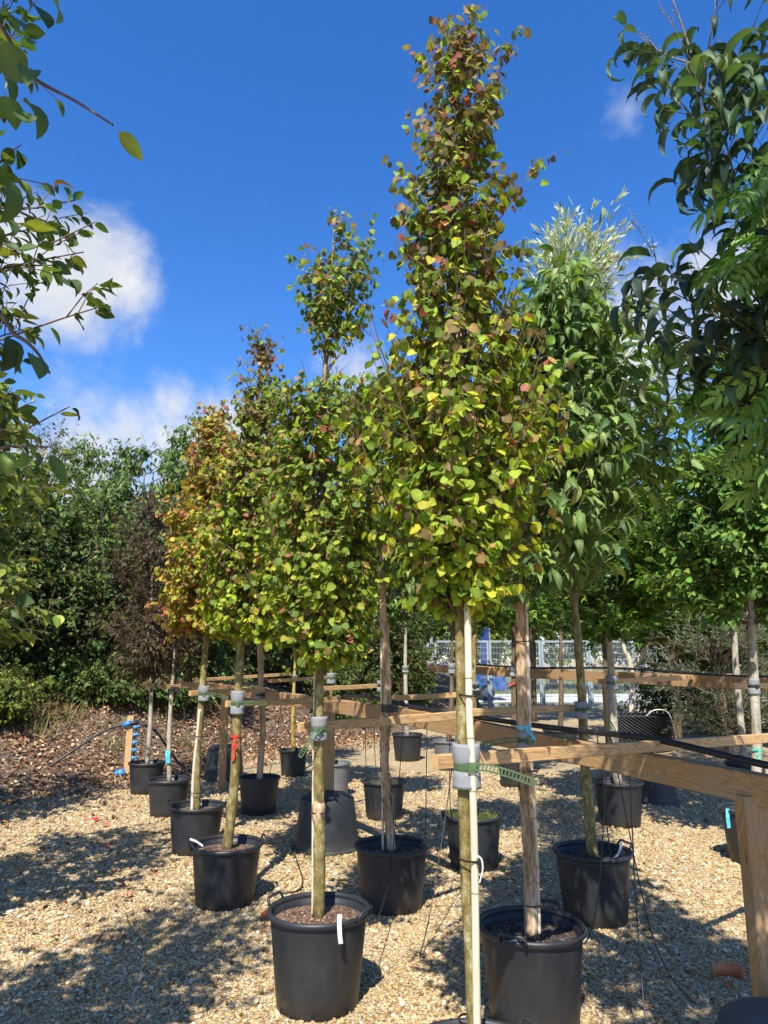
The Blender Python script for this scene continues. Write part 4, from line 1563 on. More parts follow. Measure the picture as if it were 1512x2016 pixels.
hose('drip_line', 'thin black hose lying on gravel from red-ribbon pot to upturned pot', 'drip line', [(cB[0] + 0.25, cB[1] + 0.15, 0.012), (cB[0] + 0.5, cB[1] + 0.3, 0.012), (cK.x - 0.32, cK.y + 0.02, 0.012)], 0.006, group='thin black drip lines')
# white tubes on the air pot
hose('white_tube', 'white tube curling over the dimpled pot', 'tube', [(pa.x + 0.05, pa.y - 0.2, 0.60), (pa.x + 0.2, pa.y - 0.3, 0.72), (pa.x + 0.45, pa.y - 0.25, 0.66), (pa.x + 0.56, pa.y - 0.2, 0.3), (pa.x + 0.58, pa.y - 0.2, 0.01)], 0.009, 'white')

# valve manifold at the foot of the bank
ps = G(250, 1528, 0)
root = thing('valve_manifold', 'blue irrigation valve stack fixed to a short timber stake', 'manifold', (ps.x, ps.y, 0))
mb = MB()
mb.box((0, 0, 0.40), (0.09, 0.05, 0.86))
mb.build('stake', M['wood'], root)
for k in range(6):
    mb = MB()
    z = 0.12 + 0.105 * k
    mb.lathe([(0.018, z), (0.03, z + 0.008), (0.034, z + 0.03), (0.028, z + 0.05), (0.018, z + 0.055)], 12, (0.085, -0.04, 0))
    mb.tube([(0.085, -0.04, z + 0.03), (0.14, -0.05, z + 0.035)], 0.017, 8)
    mb.build('valve', M['blue'], root, True)
mb = MB()
mb.tube([(0.085, -0.04, 0.02), (0.085, -0.04, 0.80)], 0.014, 8)
mb.tube([(-0.06, -0.05, 0.72), (0.13, -0.05, 0.74)], 0.03, 10)
mb.build('riser', M['cable'], root, True)
mb = MB()
mb.tube([(-0.09, -0.05, 0.70), (0.02, -0.05, 0.74)], 0.036, 10)
mb.tube([(-0.12, -0.12, 0.05), (0.0, -0.1, 0.06)], 0.055, 10)
mb.build('coupling', M['blue'], root, True)
hose('supply_hose', 'black supply hose arching from the valve manifold down to the gravel', 'hose',
     [(ps.x - 0.08, ps.y - 0.05, 0.71), (ps.x - 0.35, ps.y - 0.1, 0.62), (ps.x - 0.8, ps.y - 0.3, 0.3), (ps.x - 1.15, ps.y - 0.6, 0.04), (ps.x - 1.7, ps.y - 0.8, 0.02), (ps.x - 2.4, ps.y - 1.0, 0.02)], 0.017)
hose('supply_hose', 'thick black supply pipe on the ground into the base of the manifold', 'hose',
     [(ps.x - 0.06, ps.y - 0.11, 0.055), (ps.x - 0.5, ps.y - 0.2, 0.03), (ps.x - 1.2, ps.y - 0.45, 0.03), (ps.x - 2.0, ps.y - 0.5, 0.03)], 0.03)
hose('supply_hose', 'black hose looping from the manifold behind the pots', 'hose',
     [(ps.x + 0.12, ps.y - 0.05, 0.74), (ps.x + 0.4, ps.y - 0.1, 0.62), (ps.x + 0.75, ps.y - 0.1, 0.2), (ps.x + 1.1, ps.y - 0.2, 0.03), (ps.x + 1.6, ps.y - 0.3, 0.02)], 0.017)


# =================================================================== TREES IN POTS
def px_trunk(c, zbase, pts, lean=0.0):
    """trunk through photo pixels at the distance of its pot"""
    out = [Vector((c[0], c[1], zbase))]
    for (x, y) in pts:
        out.append(P(x, y, c[1]))
    return out


L_HEART = dict(t=T_HEART, size=(0.042, 0.066), pal=PAL_KATSURA, mat='leaf', droop=0.75, out=0.5, side=0.7, along=0.15, nup=0.45, nout=0.8, nrnd=0.45, pet=0.45)
# tallest katsura
prof = prof_px([(15, 885, 925), (60, 850, 960), (130, 832, 985), (200, 822, 985), (260, 815, 995), (330, 775, 1040), (400, 755, 1010), (480, 735, 1020), (560, 740, 1045),
                (640, 715, 1075), (720, 705, 1085), (800, 715, 1095), (900, 725, 1090), (980, 765, 1060), (1060, 800, 1010), (1120, 825, 980), (1190, 868, 945)], cT1[1], 0.2)
tr = px_trunk(cT1, 0.36, [(918, 1682), (911, 1464), (906, 1294), (903, 1100), (905, 900), (900, 700), (897, 500), (893, 330), (893, 200), (898, 70)])
tree('katsura_tree', 'tallest katsura tree with yellow-green to bronze heart leaves, tied to a bamboo cane', 'tree', tr, [0.024, 0.021, 0.019, 0.017, 0.015, 0.013, 0.011, 0.009, 0.007, 0.005, 0.003],
     'bark_olive', prof, dict(L_HEART, size=(0.026, 0.043), thin=0.42, taper=0.15), 'katsura trees in pots', nb=240, rise=1.1, twigs=4, twig_len=0.14, lpt=7.5, rmin=0.4, nobj=300, seed=21, shoots=0.24, branch_r=0.004, upright=0.62, nside=12)
# second katsura
prof = prof_px([(430, 640, 690), (480, 608, 735), (560, 590, 730), (620, 606, 705), (680, 615, 665), (730, 625, 660), (745, 545, 745), (800, 510, 790), (880, 500, 800), (960, 500, 800), (1060, 500, 795),
                (1150, 510, 780), (1220, 530, 755), (1270, 560, 720), (1300, 600, 660)], cA[1], 0.16)
tr = px_trunk(cA, 0.36, [(629, 1640), (627, 1500), (628, 1380), (630, 1290), (635, 1100), (638, 900), (640, 740), (650, 600), (658, 450)])
tree('katsura_tree', 'second katsura tree with a bare gap below its green tuft on top', 'tree', tr, [0.031, 0.029, 0.027, 0.025, 0.023, 0.019, 0.016, 0.013, 0.009, 0.004], 'bark_olive',
     prof, dict(L_HEART, pal=PAL_KATSURA_TOPGREEN, size=(0.028, 0.046), thin=0.3, taper=0.15), 'katsura trees in pots', nb=270, rise=0.8, twigs=4, twig_len=0.15, lpt=7, rmin=0.4, nobj=260, seed=22, shoots=0.18, gap=(P(640, 752, cA[1]).z, P(640, 690, cA[1]).z), branch_r=0.004, upright=0.62, nside=12)
mb = MB()
q = P(627, 1596, cA[1])
mb.lathe([(0.027, -0.05), (0.033, -0.03), (0.036, -0.008), (0.034, 0.008), (0.036, 0.02), (0.031, 0.035), (0.026, 0.05)], 14, wob=lambda a, z: 1 + 0.06 * math.sin(3 * a + 40 * z))
gr_ = mb.build('graft_union', M['bark_peel'], [o for o in COL.objects if o.get('label', '').startswith('second katsura')][0], True)
gr_.location = q - gr_.parent.location
# third
prof = prof_px([(655, 500, 535), (720, 480, 560), (780, 465, 560), (850, 455, 570), (900, 425, 590), (980, 405, 600), (1080, 395, 600), (1160, 400, 590), (1220, 420, 560), (1250, 450, 510)], cB[1], 0.14)
tr = px_trunk(cB, 0.32, [(460, 1560), (466, 1440), (471, 1320), (476, 1240), (490, 1060), (500, 900), (508, 760), (515, 670)])
tree('katsura_tree', 'third katsura tree with thin dark top and a red ribbon round its trunk', 'tree', tr, [0.036, 0.034, 0.032, 0.03, 0.027, 0.022, 0.017, 0.01, 0.004], 'bark_olive',
     prof, dict(L_HEART, size=(0.034, 0.052), thin=0.68, taper=0.2), 'katsura trees in pots', nb=250, rise=0.8, twigs=4, twig_len=0.17, lpt=8, rmin=0.4, nobj=160, seed=23, shoots=0.2, branch_r=0.0045, upright=0.62)
# fourth
prof = prof_px([(810, 405, 440), (860, 385, 470), (930, 365, 500), (1010, 345, 500), (1090, 325, 500), (1160, 308, 500), (1210, 320, 480), (1245, 365, 450)], cC[1], 0.12)
tr = px_trunk(cC, 0.32, [(388, 1500), (395, 1400), (404, 1280), (410, 1180), (415, 1000), (420, 840)])
tree('katsura_tree', 'fourth katsura tree with yellow leaves and red-orange edges', 'tree', tr, [0.034, 0.032, 0.03, 0.027, 0.022, 0.014, 0.004], 'bark_olive',
     prof, dict(L_HEART, pal=PAL_KATSURA_RED, size=(0.034, 0.052), thin=0.25), 'katsura trees in pots', nb=260, rise=0.7, twigs=5, twig_len=0.18, lpt=8, rmin=0.4, nobj=100, seed=24, branch_r=0.0045)
# purple pair
L_PURP = dict(t=T_CHERRY, size=(0.05, 0.09), pal=PAL_PURPLE, mat='leaf_far', droop=0.5, out=0.8, side=0.6, along=0.4, nup=1.0, nout=0.2)
prof = prof_px([(985, 300, 345), (1060, 270, 360), (1150, 255, 375), (1240, 245, 390), (1300, 265, 375), (1340, 290, 350)], cD[1])
tree('purple_tree', 'slim purple-leaved tree with pale trunk and white-blue label', 'tree', px_trunk(cD, 0.31, [(333, 1450), (338, 1360), (342, 1300), (340, 1150), (335, 1000)]), [0.026, 0.024, 0.022, 0.018, 0.012, 0.004], 'bark_grey',
     prof, L_PURP, 'purple-leaved trees', nb=80, rise=0.6, twigs=4, twig_len=0.3, lpt=8, shoots=0.25, seed=25)
prof = prof_px([(1000, 275, 320), (1080, 250, 330), (1170, 235, 340), (1250, 225, 345), (1310, 245, 330), (1345, 270, 315)], cE[1])
tree('purple_tree', 'slim purple-leaved tree beside the blue valve manifold', 'tree', px_trunk(cE, 0.31, [(296, 1420), (298, 1350), (300, 1280), (298, 1150), (295, 1010)]), [0.03, 0.027, 0.024, 0.02, 0.014, 0.004], 'bark_grey',
     prof, L_PURP, 'purple-leaved trees', nb=80, rise=0.6, twigs=4, twig_len=0.32, lpt=8, shoots=0.25, seed=26)

# peeling-bark trees with long drooping leaves
L_LONG = dict(t=T_LONG, size=(0.09, 0.15), pal=PAL_LONG, mat='leaf_glossy', droop=0.45, out=0.6, side=0.6, along=0.5, nup=1.0, nout=0.3, nrnd=0.35, pet=0.1)


def flower_sprays(n, zlo, seed):
    """bare forked flower-bud stalks standing out of the crown"""
    def f(bm, base, rg, LP, LD, LO):
        allp = np.concatenate(LP)
        allo = np.concatenate(LO)
        ix = np.nonzero(allp[:, 2] > zlo)[0]
        if not len(ix): return
        for i in rg.choice(ix, min(n, len(ix)), replace=False):
            p = Vector(allp[i]) - base
            o = Vector(allo[i])
            d = (o.normalized() * 0.5 + Vector((0, 0, 1))).normalized() if o.length > 1e-4 else Vector((0, 0, 1))
            L = rg.uniform(0.10, 0.2)
            q = p + d * L
            bm.tube([p, p.lerp(q, 0.5) + Vector((0.004, 0, 0)), q], [0.0022, 0.0018, 0.0012], 3, cap=False)
            for k in range(6):
                t = 0.35 + 0.65 * k / 5
                s = p.lerp(q, t)
                sd = Vector(rg.normal(0, 1, 3))
                e = s + (d * 0.7 + sd * 0.5).normalized() * L * 0.3
                bm.tube([s, e], [0.0012, 0.0009], 3, cap=False)
                bm.tube([e, e + d * 0.008], [0.003, 0.002], 4)
    return f


def peel_strips(root, path, r, n, seed, zlo, zhi):
    """loose curling strips of bark down the trunk"""
    rg = random.Random(seed)
    base = path[0]
    pp = catmull(path, 10)
    mb = MB()
    for _ in range(n):
        z = rg.uniform(zlo, zhi)
        a = rg.uniform(0, 6.28)
        L = rg.uniform(0.05, 0.22)
        wd = rg.uniform(0.004, 0.013)
        lift = rg.uniform(0.002, 0.02)
        prev = None
        vs = []
        for k in range(6):
            zz = z + L * k / 5
            c = min(pp, key=lambda q: abs(q.z - zz))
            out = r + 0.002 + lift * (abs(k / 5 - 0.4) * 1.6) ** 2
            aa = a + 0.25 * math.sin(k)
            for sd in (-1, 1):
                an = aa + sd * wd / r
                vs.append(Vector((c.x + out * math.cos(an), c.y + out * math.sin(an), zz)) - base)
        fs = [(2 * k, 2 * k + 1, 2 * k + 3, 2 * k + 2) for k in range(5)]
        mb.add(vs, fs)
    mb.build('peeling_bark', M['bark_peel'], root, True)


trF = px_trunk(cF, 0.36, [(1043, 1700), (1036, 1560), (1031, 1447), (1026, 1300), (1024, 1188), (1020, 1052), (1030, 900), (1060, 760), (1080, 640), (1085, 560)])
prof = prof_px([(540, 1050, 1130), (590, 1020, 1190), (650, 1000, 1260), (720, 985, 1320), (800, 975, 1350), (880, 980, 1340), (960, 985, 1300), (1050, 990, 1230), (1130, 985, 1160), (1170, 1000, 1120)], cF[1])
t_ = tree('peeling_bark_tree', 'peeling-bark tree with drooping green leaves and a blue ribbon', 'tree', trF, [0.034, 0.031, 0.03, 0.029, 0.027, 0.025, 0.022, 0.016, 0.012, 0.008, 0.004], 'bark_peel',
          prof, L_LONG, 'peeling-bark trees', nb=115, rise=0.7, twigs=4, twig_len=0.22, lpt=5.5, nobj=280, seed=31, branch_r=0.006, twig_mat='twig_green', extra=flower_sprays(40, 2.6, 1))
peel_strips(t_, trF, 0.028, 80, 3, 0.5, 2.3)
trG = px_trunk(cG, 0.33, [(765, 1600), (757, 1480), (762, 1360), (757, 1250), (752, 1180), (755, 1050), (765, 900), (770, 780)])
prof = prof_px([(715, 735, 800), (770, 700, 830), (850, 690, 850), (950, 690, 850), (1050, 695, 840), (1120, 705, 830), (1170, 720, 800)], cG[1])
t_ = tree('peeling_bark_tree', 'peeling-bark tree in the dark compost pot between the katsuras', 'tree', trG, [0.032, 0.031, 0.028, 0.03, 0.029, 0.028, 0.022, 0.014, 0.006], 'bark_peel',
          prof, L_LONG, 'peeling-bark trees', nb=55, rise=0.7, twigs=4, twig_len=0.22, lpt=5, nobj=60, seed=32, twig_mat='twig_green', extra=flower_sprays(30, 3.0, 2))
peel_strips(t_, trG, 0.031, 60, 4, 0.5, 2.2)
trH = px_trunk(cH, 0.32, [(517, 1440), (514, 1340), (512, 1250), (515, 1150), (520, 1000), (525, 900)])
prof = prof_px([(880, 500, 560), (980, 480, 590), (1100, 475, 590), (1200, 480, 580), (1260, 500, 550)], cH[1])
t_ = tree('peeling_bark_tree', 'peeling-bark tree in the shaded pot by the sunlit upturned pot', 'tree', trH, [0.035, 0.034, 0.033, 0.03, 0.026, 0.016, 0.006], 'bark_peel',
          prof, L_LONG, 'peeling-bark trees', nb=45, rise=0.7, twigs=4, twig_len=0.25, lpt=5, seed=33, twig_mat='twig_green')
peel_strips(t_, trH, 0.034, 40, 5, 0.5, 1.9)

# silver-leaved tree
trP = px_trunk(cP, 0.36, [(1160, 1600), (1151, 1494), (1146, 1379), (1137, 1247), (1130, 1180), (1125, 1000), (1120, 800), (1115, 600), (1115, 470)])
prof = prof_px([(448, 1080, 1130), (480, 1030, 1215), (540, 1010, 1225), (600, 1010, 1210), (680, 1020, 1200), (800, 1030, 1210), (950, 1040, 1210), (1080, 1050, 1200), (1170, 1090, 1180)], cP[1])
tree('silver_leaved_tree', 'tree with feathery pale silver leaf sprays at its top', 'tree', trP, [0.04, 0.034, 0.031, 0.029, 0.027, 0.025, 0.02, 0.014, 0.008, 0.004], 'bark_olive',
     prof, dict(t=T_NARROW, size=(0.05, 0.085), pal=PAL_SILVER, mat='leaf_far', droop=-0.2, out=0.4, side=0.5, along=1.0, nup=0.5, nout=0.5, nrnd=0.6), None,
     nb=120, rise=0.9, twigs=6, twig_len=0.3, lpt=14, nobj=0, seed=34, branch_r=0.005, twig_mat='twig_green')

# pale-trunked green tree
L_STAR = dict(t=T_STAR, size=(0.07, 0.11), pal=PAL_STAR, mat='leaf_far', droop=0.3, out=0.6, side=0.6, along=0.5, nup=1.0, nout=0.5, nrnd=0.5)
trQ = px_trunk(cQ, 0.36, [(1210, 1460), (1207, 1388), (1201, 1280), (1198, 1230), (1200, 1050), (1205, 850)])
prof = prof_px([(800, 1170, 1250), (860, 1130, 1290), (940, 1080, 1350), (1040, 1060, 1370), (1130, 1070, 1360), (1210, 1110, 1310), (1255, 1170, 1240)], cQ[1])
tree('star_leaved_tree', 'tree with bright green star-shaped leaves on a pale grey trunk', 'tree', trQ, [0.045, 0.04, 0.038, 0.036, 0.033, 0.022, 0.006], 'bark_grey',
     prof, L_STAR, 'green trees in pots', nb=140, rise=0.6, twigs=6, twig_len=0.28, lpt=8, nobj=60, seed=35)
# far-right trees in pots
trW = px_trunk(cW, 0.36, [(1490, 1500), (1484, 1341), (1476, 1200), (1470, 1050), (1470, 850), (1465, 700)])
prof = prof_px([(640, 1420, 1500), (720, 1360, 1560), (820, 1320, 1600), (920, 1310, 1610), (1020, 1300, 1610), (1130, 1310, 1600), (1220, 1400, 1540)], cW[1])
tree('green_tree', 'leafy green tree on the grey trunk with a green ribbon', 'tree', trW, [0.045, 0.042, 0.04, 0.036, 0.028, 0.016, 0.006], 'bark_grey',
     prof, dict(t=T_OVAL, size=(0.06, 0.1), pal=PAL_STAR, mat='leaf_far', droop=0.5, out=0.6, side=0.6, along=0.5, nup=1.0, nout=0.4), 'green trees in pots', nb=150, rise=0.6, twigs=6, twig_len=0.26, lpt=9, nobj=60, seed=36)
trRt = px_trunk(cRt, 0.34, [(1456, 1400), (1448, 1300), (1443, 1200), (1435, 1050), (1430, 900)])
prof = prof_px([(850, 1400, 1470), (930, 1350, 1500), (1030, 1330, 1520), (1120, 1340, 1510), (1200, 1390, 1480)], cRt[1])
tree('green_tree', 'dark green tree behind the grey trunk with green ribbon', 'tree', trRt, [0.045, 0.042, 0.04, 0.036, 0.02, 0.006], 'bark_grey',
     prof, dict(t=T_SMALL, size=(0.06, 0.1), pal=PAL_HEDGE, mat='leaf_far', droop=0.5, out=0.6, side=0.6, along=0.5, nup=1.0, nout=0.4), 'green trees in pots', nb=80, rise=0.6, twigs=6, twig_len=0.3, lpt=9, seed=37)


def pot_tree(label, c, zb, pts, bark, prof, pal, tmpl, seed, r=0.03, name='green_tree', size=(0.06, 0.1), nb=60):
    n = len(pts) + 1
    return tree(name, label, 'tree', px_trunk(c, zb, pts), list(np.linspace(r, r * 0.3, n)), bark, prof_px(prof, c[1]),
                dict(t=tmpl, size=size, pal=pal, mat='leaf_far', droop=0.5, out=0.6, side=0.6, along=0.5, nup=1.0, nout=0.4), 'green trees in pots', nb=nb, rise=0.6, twigs=5, twig_len=0.3, lpt=8, seed=seed)


pot_tree('green tree on the yellow stem near the bank', cJ, 0.3, [(577, 1400), (581, 1300), (583, 1200), (585, 1050)], 'bark_yellow', [(1020, 560, 620), (1100, 540, 635), (1180, 540, 635), (1260, 555, 620)], PAL_CHERRY, T_CHERRY, 41, 0.032)
pot_tree('green tree on a slim trunk in the grey pot behind the post', cGy, 0.34, [(653, 1420), (652, 1330), (651, 1250), (655, 1100)], 'bark_olive', [(1050, 620, 690), (1130, 610, 700), (1220, 620, 690), (1275, 640, 670)], PAL_CHERRY, T_CHERRY, 42, 0.03)
pot_tree('green tree on a thin stem rising from the mossy pot', cL, 0.32, [(752, 1450), (751, 1350), (750, 1250), (752, 1100)], 'bark_olive', [(1000, 715, 790), (1080, 700, 805), (1160, 700, 800), (1230, 730, 780)], PAL_CHERRY, T_CHERRY, 43, 0.02)
pot_tree('green tree on the slim grey trunk beside the fence shrubs', cM, 0.36, [(799, 1380), (798, 1300), (799, 1220), (800, 1100)], 'bark_grey', [(980, 770, 830), (1060, 740, 860), (1150, 740, 860), (1230, 770, 835)], PAL_HEDGE, T_SMALL, 44, 0.045)
pot_tree('green tree on the grey trunk in the pale-rimmed grey pot', cN, 0.36, [(889, 1380), (889, 1310), (890, 1220), (893, 1100)], 'bark_brown', [(980, 870, 930), (1060, 840, 960), (1150, 840, 955), (1240, 870, 920)], PAL_STAR, T_STAR, 45, 0.045)
pot_tree('tree on the olive trunk rising behind the bamboo cane', cO, 0.34, [(933, 1480), (932, 1350), (934, 1250), (938, 1180), (945, 1050)], 'bark_olive', [(900, 910, 1000), (980, 890, 1020), (1080, 890, 1020), (1160, 900, 990), (1200, 925, 965)], PAL_STAR, T_OVAL, 46, 0.032)
pot_tree('green tree on the brown trunk behind the blue-ribbon trunk', cS, 0.32, [(1012, 1400), (1011, 1300), (1010, 1220), (1010, 1100)], 'bark_brown', [(960, 990, 1050), (1040, 960, 1080), (1140, 960, 1080), (1230, 985, 1050)], PAL_STAR, T_STAR, 47, 0.045)
pot_tree('green tree on the dark slender trunk in the wide low pot', cV2, 0.34, [(1105, 1350), (1104, 1280), (1104, 1220), (1106, 1100)], 'bark_brown', [(960, 1080, 1140), (1040, 1050, 1170), (1140, 1050, 1170), (1230, 1080, 1140)], PAL_STAR, T_STAR, 48, 0.05)

# cream forked multi-stem tree before the fence
p0 = G(1245, 1462, 0)
mbs = [(1243, 1318), (1228, 1275), (1217, 1225), (1212, 1150)]
fork = [P(x, y, p0.y) for x, y in mbs]
tree('forked_tree', 'small tree with a forked cream trunk before the steel fence', 'tree', [Vector((p0.x, p0.y, 0))] + fork, [0.07, 0.06, 0.045, 0.04, 0.02], 'bark_cream',
     prof_px([(1000, 1200, 1270), (1080, 1170, 1300), (1160, 1180, 1300), (1220, 1210, 1285)], p0.y),
     dict(t=T_SMALL, size=(0.07, 0.11), pal=PAL_STAR, mat='leaf_far', droop=0.4, out=0.6, side=0.6, nup=1.0), None, nb=60, rise=0.5, twigs=5, twig_len=0.35, lpt=8, seed=49,
     extra=lambda bm, base, rg, LP, LD, LO: bm.tube([P(1243, 1318, p0.y) - base, P(1262, 1290, p0.y) - base, P(1280, 1262, p0.y) - base, P(1287, 1225, p0.y) - base, P(1290, 1160, p0.y) - base], [0.055, 0.048, 0.042, 0.038, 0.02], 8), twig_mat='bark_cream')

# =================================================================== NEAR TREES AT BOTH EDGES OF THE PICTURE
def near_tree(name, label, trunk, r, bark, profm, leaf, seed, nb, twigs, twig_len, lpt, nobj, rise=0.5, group=None, twig_mat='twig', extra=None, upright=0.5, branch_r=0.006, shoots=0.03):
    return tree(name, label, 'tree', trunk, r, bark, profm, leaf, group, nb=nb, rise=rise, twigs=twigs, twig_len=twig_len, lpt=lpt, nobj=nobj, seed=seed, twig_mat=twig_mat, extra=extra, upright=upright, branch_r=branch_r, shoots=shoots)


def overhang(bm, base, rg, LP, LD, LO):
    """a branch of the crab apple that reaches out close to the camera"""
    def limb(pts, r, leaves):
        q = catmull(pts, 5)
        bm.tube(sub(q, base), list(np.linspace(r, r * 0.35, len(q))), 6, cap=False)
        for (p, d) in leaves:
            LP.append(np.array([tuple(p)]))
            LD.append(unit(np.array([tuple(d)])))
            LO.append(np.array([[0.2, -0.2, 0.1]]))
    t0 = Vector((-1.84, 2.0, 2.5))
    dn = Vector((0.2, 0, -1))
    limb([t0, (-1.2, 1.6, 2.55), P(-60, 60, 1.08), P(60, 150, 1.04), P(150, 200, 1.02), P(222, 246, 1.0)], 0.005,
         [(P(221, 246, 1.0), dn), (P(8, 20, 1.06), dn), (P(60, 2, 1.06), dn), (P(95, -10, 1.06), dn), (P(10, 120, 1.06), dn), (P(30, 190, 1.04), dn), (P(60, 140, 1.03), dn), (P(2, 255, 1.0), dn), (P(-10, 60, 1.0), dn), (P(25, 60, 1.05), dn), (P(5, 175, 1.02), dn), (P(45, 215, 1.02), dn), (P(20, 300, 1.0), dn), (P(-5, 330, 1.0), dn)])
    limb([t0 + Vector((0, 0, -0.4)), (-1.2, 1.7, 2.1), P(-40, 640, 1.25), P(30, 660, 1.2), P(70, 690, 1.2), P(98, 735, 1.2)], 0.006,
         [(P(40, 665, 1.2), dn), (P(15, 655, 1.22), dn), (P(60, 690, 1.2), dn), (P(0, 690, 1.2), dn)])
    limb([t0 + Vector((0, 0, -0.6)), (-1.3, 1.8, 1.95), P(-30, 900, 1.5), P(40, 880, 1.48), P(95, 880, 1.45)], 0.006,
         [(P(60, 880, 1.46), dn), (P(92, 880, 1.45), dn), (P(20, 885, 1.46), dn), (P(40, 880, 1.45), Vector((1, 0, -0.3)))])


L_APPLE = dict(t=T_OVAL, size=(0.055, 0.09), pal=PAL_APPLE, mat='leaf_glossy', droop=0.6, out=0.5, side=0.6, along=0.5, nup=0.9, nout=0.4, nrnd=0.45, pet=0.25)
near_tree('crab_apple_tree', 'crab apple with oval green leaves hanging over the gravel path', [(-2.0, 1.95, 0.3), (-1.96, 1.95, 1.2), (-1.88, 1.98, 2.0), (-1.82, 2.0, 3.0), (-1.78, 2.05, 3.9)], [0.04, 0.036, 0.03, 0.02, 0.006], 'bark_brown',
          prof_m((-1.74, 2.05), [(1.75, 0.5, 0, 0), (2.05, 0.68, 0, 0), (2.5, 0.74, 0, 0), (3.0, 0.76, 0, 0), (3.5, 0.74, 0, 0), (4.0, 0.5, 0, 0), (4.3, 0.12, 0, 0)]), dict(L_APPLE, size=(0.045, 0.075), near=1.28, thin=0.2), 51, 180, 5, 0.2, 6, 240, group='trees leaning in from the left', extra=overhang)
near_tree('crab_apple_tree', 'yellowish crab apple standing left of the red-ribbon katsura', [(-3.05, 4.4, 0.3), (-3.0, 4.4, 1.4), (-2.95, 4.4, 2.4), (-2.9, 4.4, 3.4)], [0.045, 0.04, 0.028, 0.006], 'bark_brown',
          prof_m((-2.98, 4.4), [(1.45, 0.4, 0, 0), (1.8, 0.75, 0, 0), (2.4, 0.95, 0, 0), (3.0, 0.85, 0, 0), (3.6, 0.4, 0, 0)]), dict(L_APPLE, pal=PAL_APPLE_Y), 52, 120, 5, 0.25, 7, 80, group='trees leaning in from the left')
near_tree('crab_apple_tree', 'dark leafy crab apple at the far end of the left row', [(-4.6, 6.9, 0.3), (-4.55, 6.9, 1.4), (-4.5, 6.9, 2.6), (-4.5, 6.9, 3.8)], [0.05, 0.045, 0.03, 0.006], 'bark_brown',
          prof_m((-4.5, 6.9), [(1.5, 0.5, 0, 0), (2.0, 0.95, 0, 0), (2.8, 1.1, 0, 0), (3.5, 0.8, 0, 0), (4.0, 0.3, 0, 0)]), dict(L_APPLE, pal=PAL_APPLE, mat='leaf_far'), 53, 110, 5, 0.28, 8, 0, group='trees leaning in from the left')
for k, (x, y) in enumerate(((-2.0, 1.95), (-3.05, 4.4), (-4.6, 6.9))):
    pot(['black pot of the crab apple overhanging the path', 'black pot of the yellowish crab apple', 'black pot of the dark leafy crab apple'][k], (x, y), 0.5, 0.42, seed=60 + k, handles=())

near_tree('crab_apple_tree', 'unseen crab apple added to shade the lowest branch of the overhanging one', [(-1.35, -0.15, 0.3), (-1.3, -0.12, 1.2), (-1.1, -0.05, 2.2), (-0.98, 0.05, 3.2), (-0.95, 0.1, 3.9)], [0.042, 0.038, 0.03, 0.018, 0.006], 'bark_brown',  # out of view beside the camera, added to darken the near leaves
          prof_m((-0.98, 0.05), [(2.45, 0.35, 0, 0), (2.8, 0.6, 0, 0), (3.3, 0.66, 0, 0), (3.8, 0.4, 0, 0), (4.1, 0.1, 0, 0)]), L_APPLE, 56, 90, 4, 0.22, 5, 0, group='trees leaning in from the left')
near_tree('peeling_bark_tree', 'unseen drooping-leaved tree added to shade the gravel by the beam', [(1.55, 0.2, 0.3), (1.5, 0.24, 1.4), (1.25, 0.4, 2.6), (0.85, 0.55, 3.6), (0.72, 0.6, 4.8)], [0.042, 0.038, 0.03, 0.018, 0.006], 'bark_brown',  # out of view, added so that its crown shades the right-hand gravel
          prof_m((0.72, 0.6), [(3.1, 0.2, 0, 0), (3.5, 0.36, 0, 0), (4.2, 0.42, 0, 0), (4.8, 0.34, 0, 0), (5.2, 0.12, 0, 0)]), L_LONG, 57, 50, 4, 0.25, 4.5, 0, group='peeling-bark trees')
for k, (x, y) in enumerate(((-1.35, -0.15), (1.55, 0.2))):  # pots for the two added shade trees
    pot(['black pot of the unseen crab apple added for shade', 'black pot of the unseen drooping-leaved tree added for shade'][k], (x, y), 0.48, 0.42, seed=80 + k, handles=())

# near right: curled dark leaves above, pinnate leaves below
L_CURL = dict(t=T_CURL, size=(0.11, 0.17), pal=PAL_LONG_DARK, mat='leaf_glossy', droop=-0.15, out=0.7, side=0.6, along=0.5, nup=1.2, nout=0.0, nrnd=0.25, pet=0.12)
trk = [(1.98, 2.37, 0.35), (1.96, 2.36, 1.4), (1.9, 2.36, 2.1)] + [tuple(P(x, y, 2.35)) for x, y in ((1560, 600), (1470, 440), (1413, 298), (1362, 110), (1325, 0))]
near_tree('peeling_bark_tree', 'tree with dark curled leaves and bare flower sprays against the sky', trk, [0.035, 0.032, 0.028, 0.014, 0.009, 0.007, 0.005, 0.003], 'bark_brown',
          prof_px([(-40, 1280, 1500), (60, 1290, 1510), (160, 1310, 1520), (260, 1340, 1540), (360, 1370, 1560), (430, 1350, 1600), (520, 1270, 1640), (600, 1240, 1640), (700, 1250, 1700), (800, 1290, 1700)], 2.35),
          L_CURL, 54, 66, 3, 0.16, 2.6, 290, rise=0.7, group='peeling-bark trees', twig_mat='twig_green', extra=flower_sprays(30, 2.4, 4))
L_ROWAN = dict(t=T_PINN, size=(0.14, 0.2), pal=PAL_ROWAN, mat='leaf_glossy', droop=0.75, out=0.8, side=0.8, along=0.4, nup=1.0, nout=0.3, nrnd=0.55, pet=0.05)
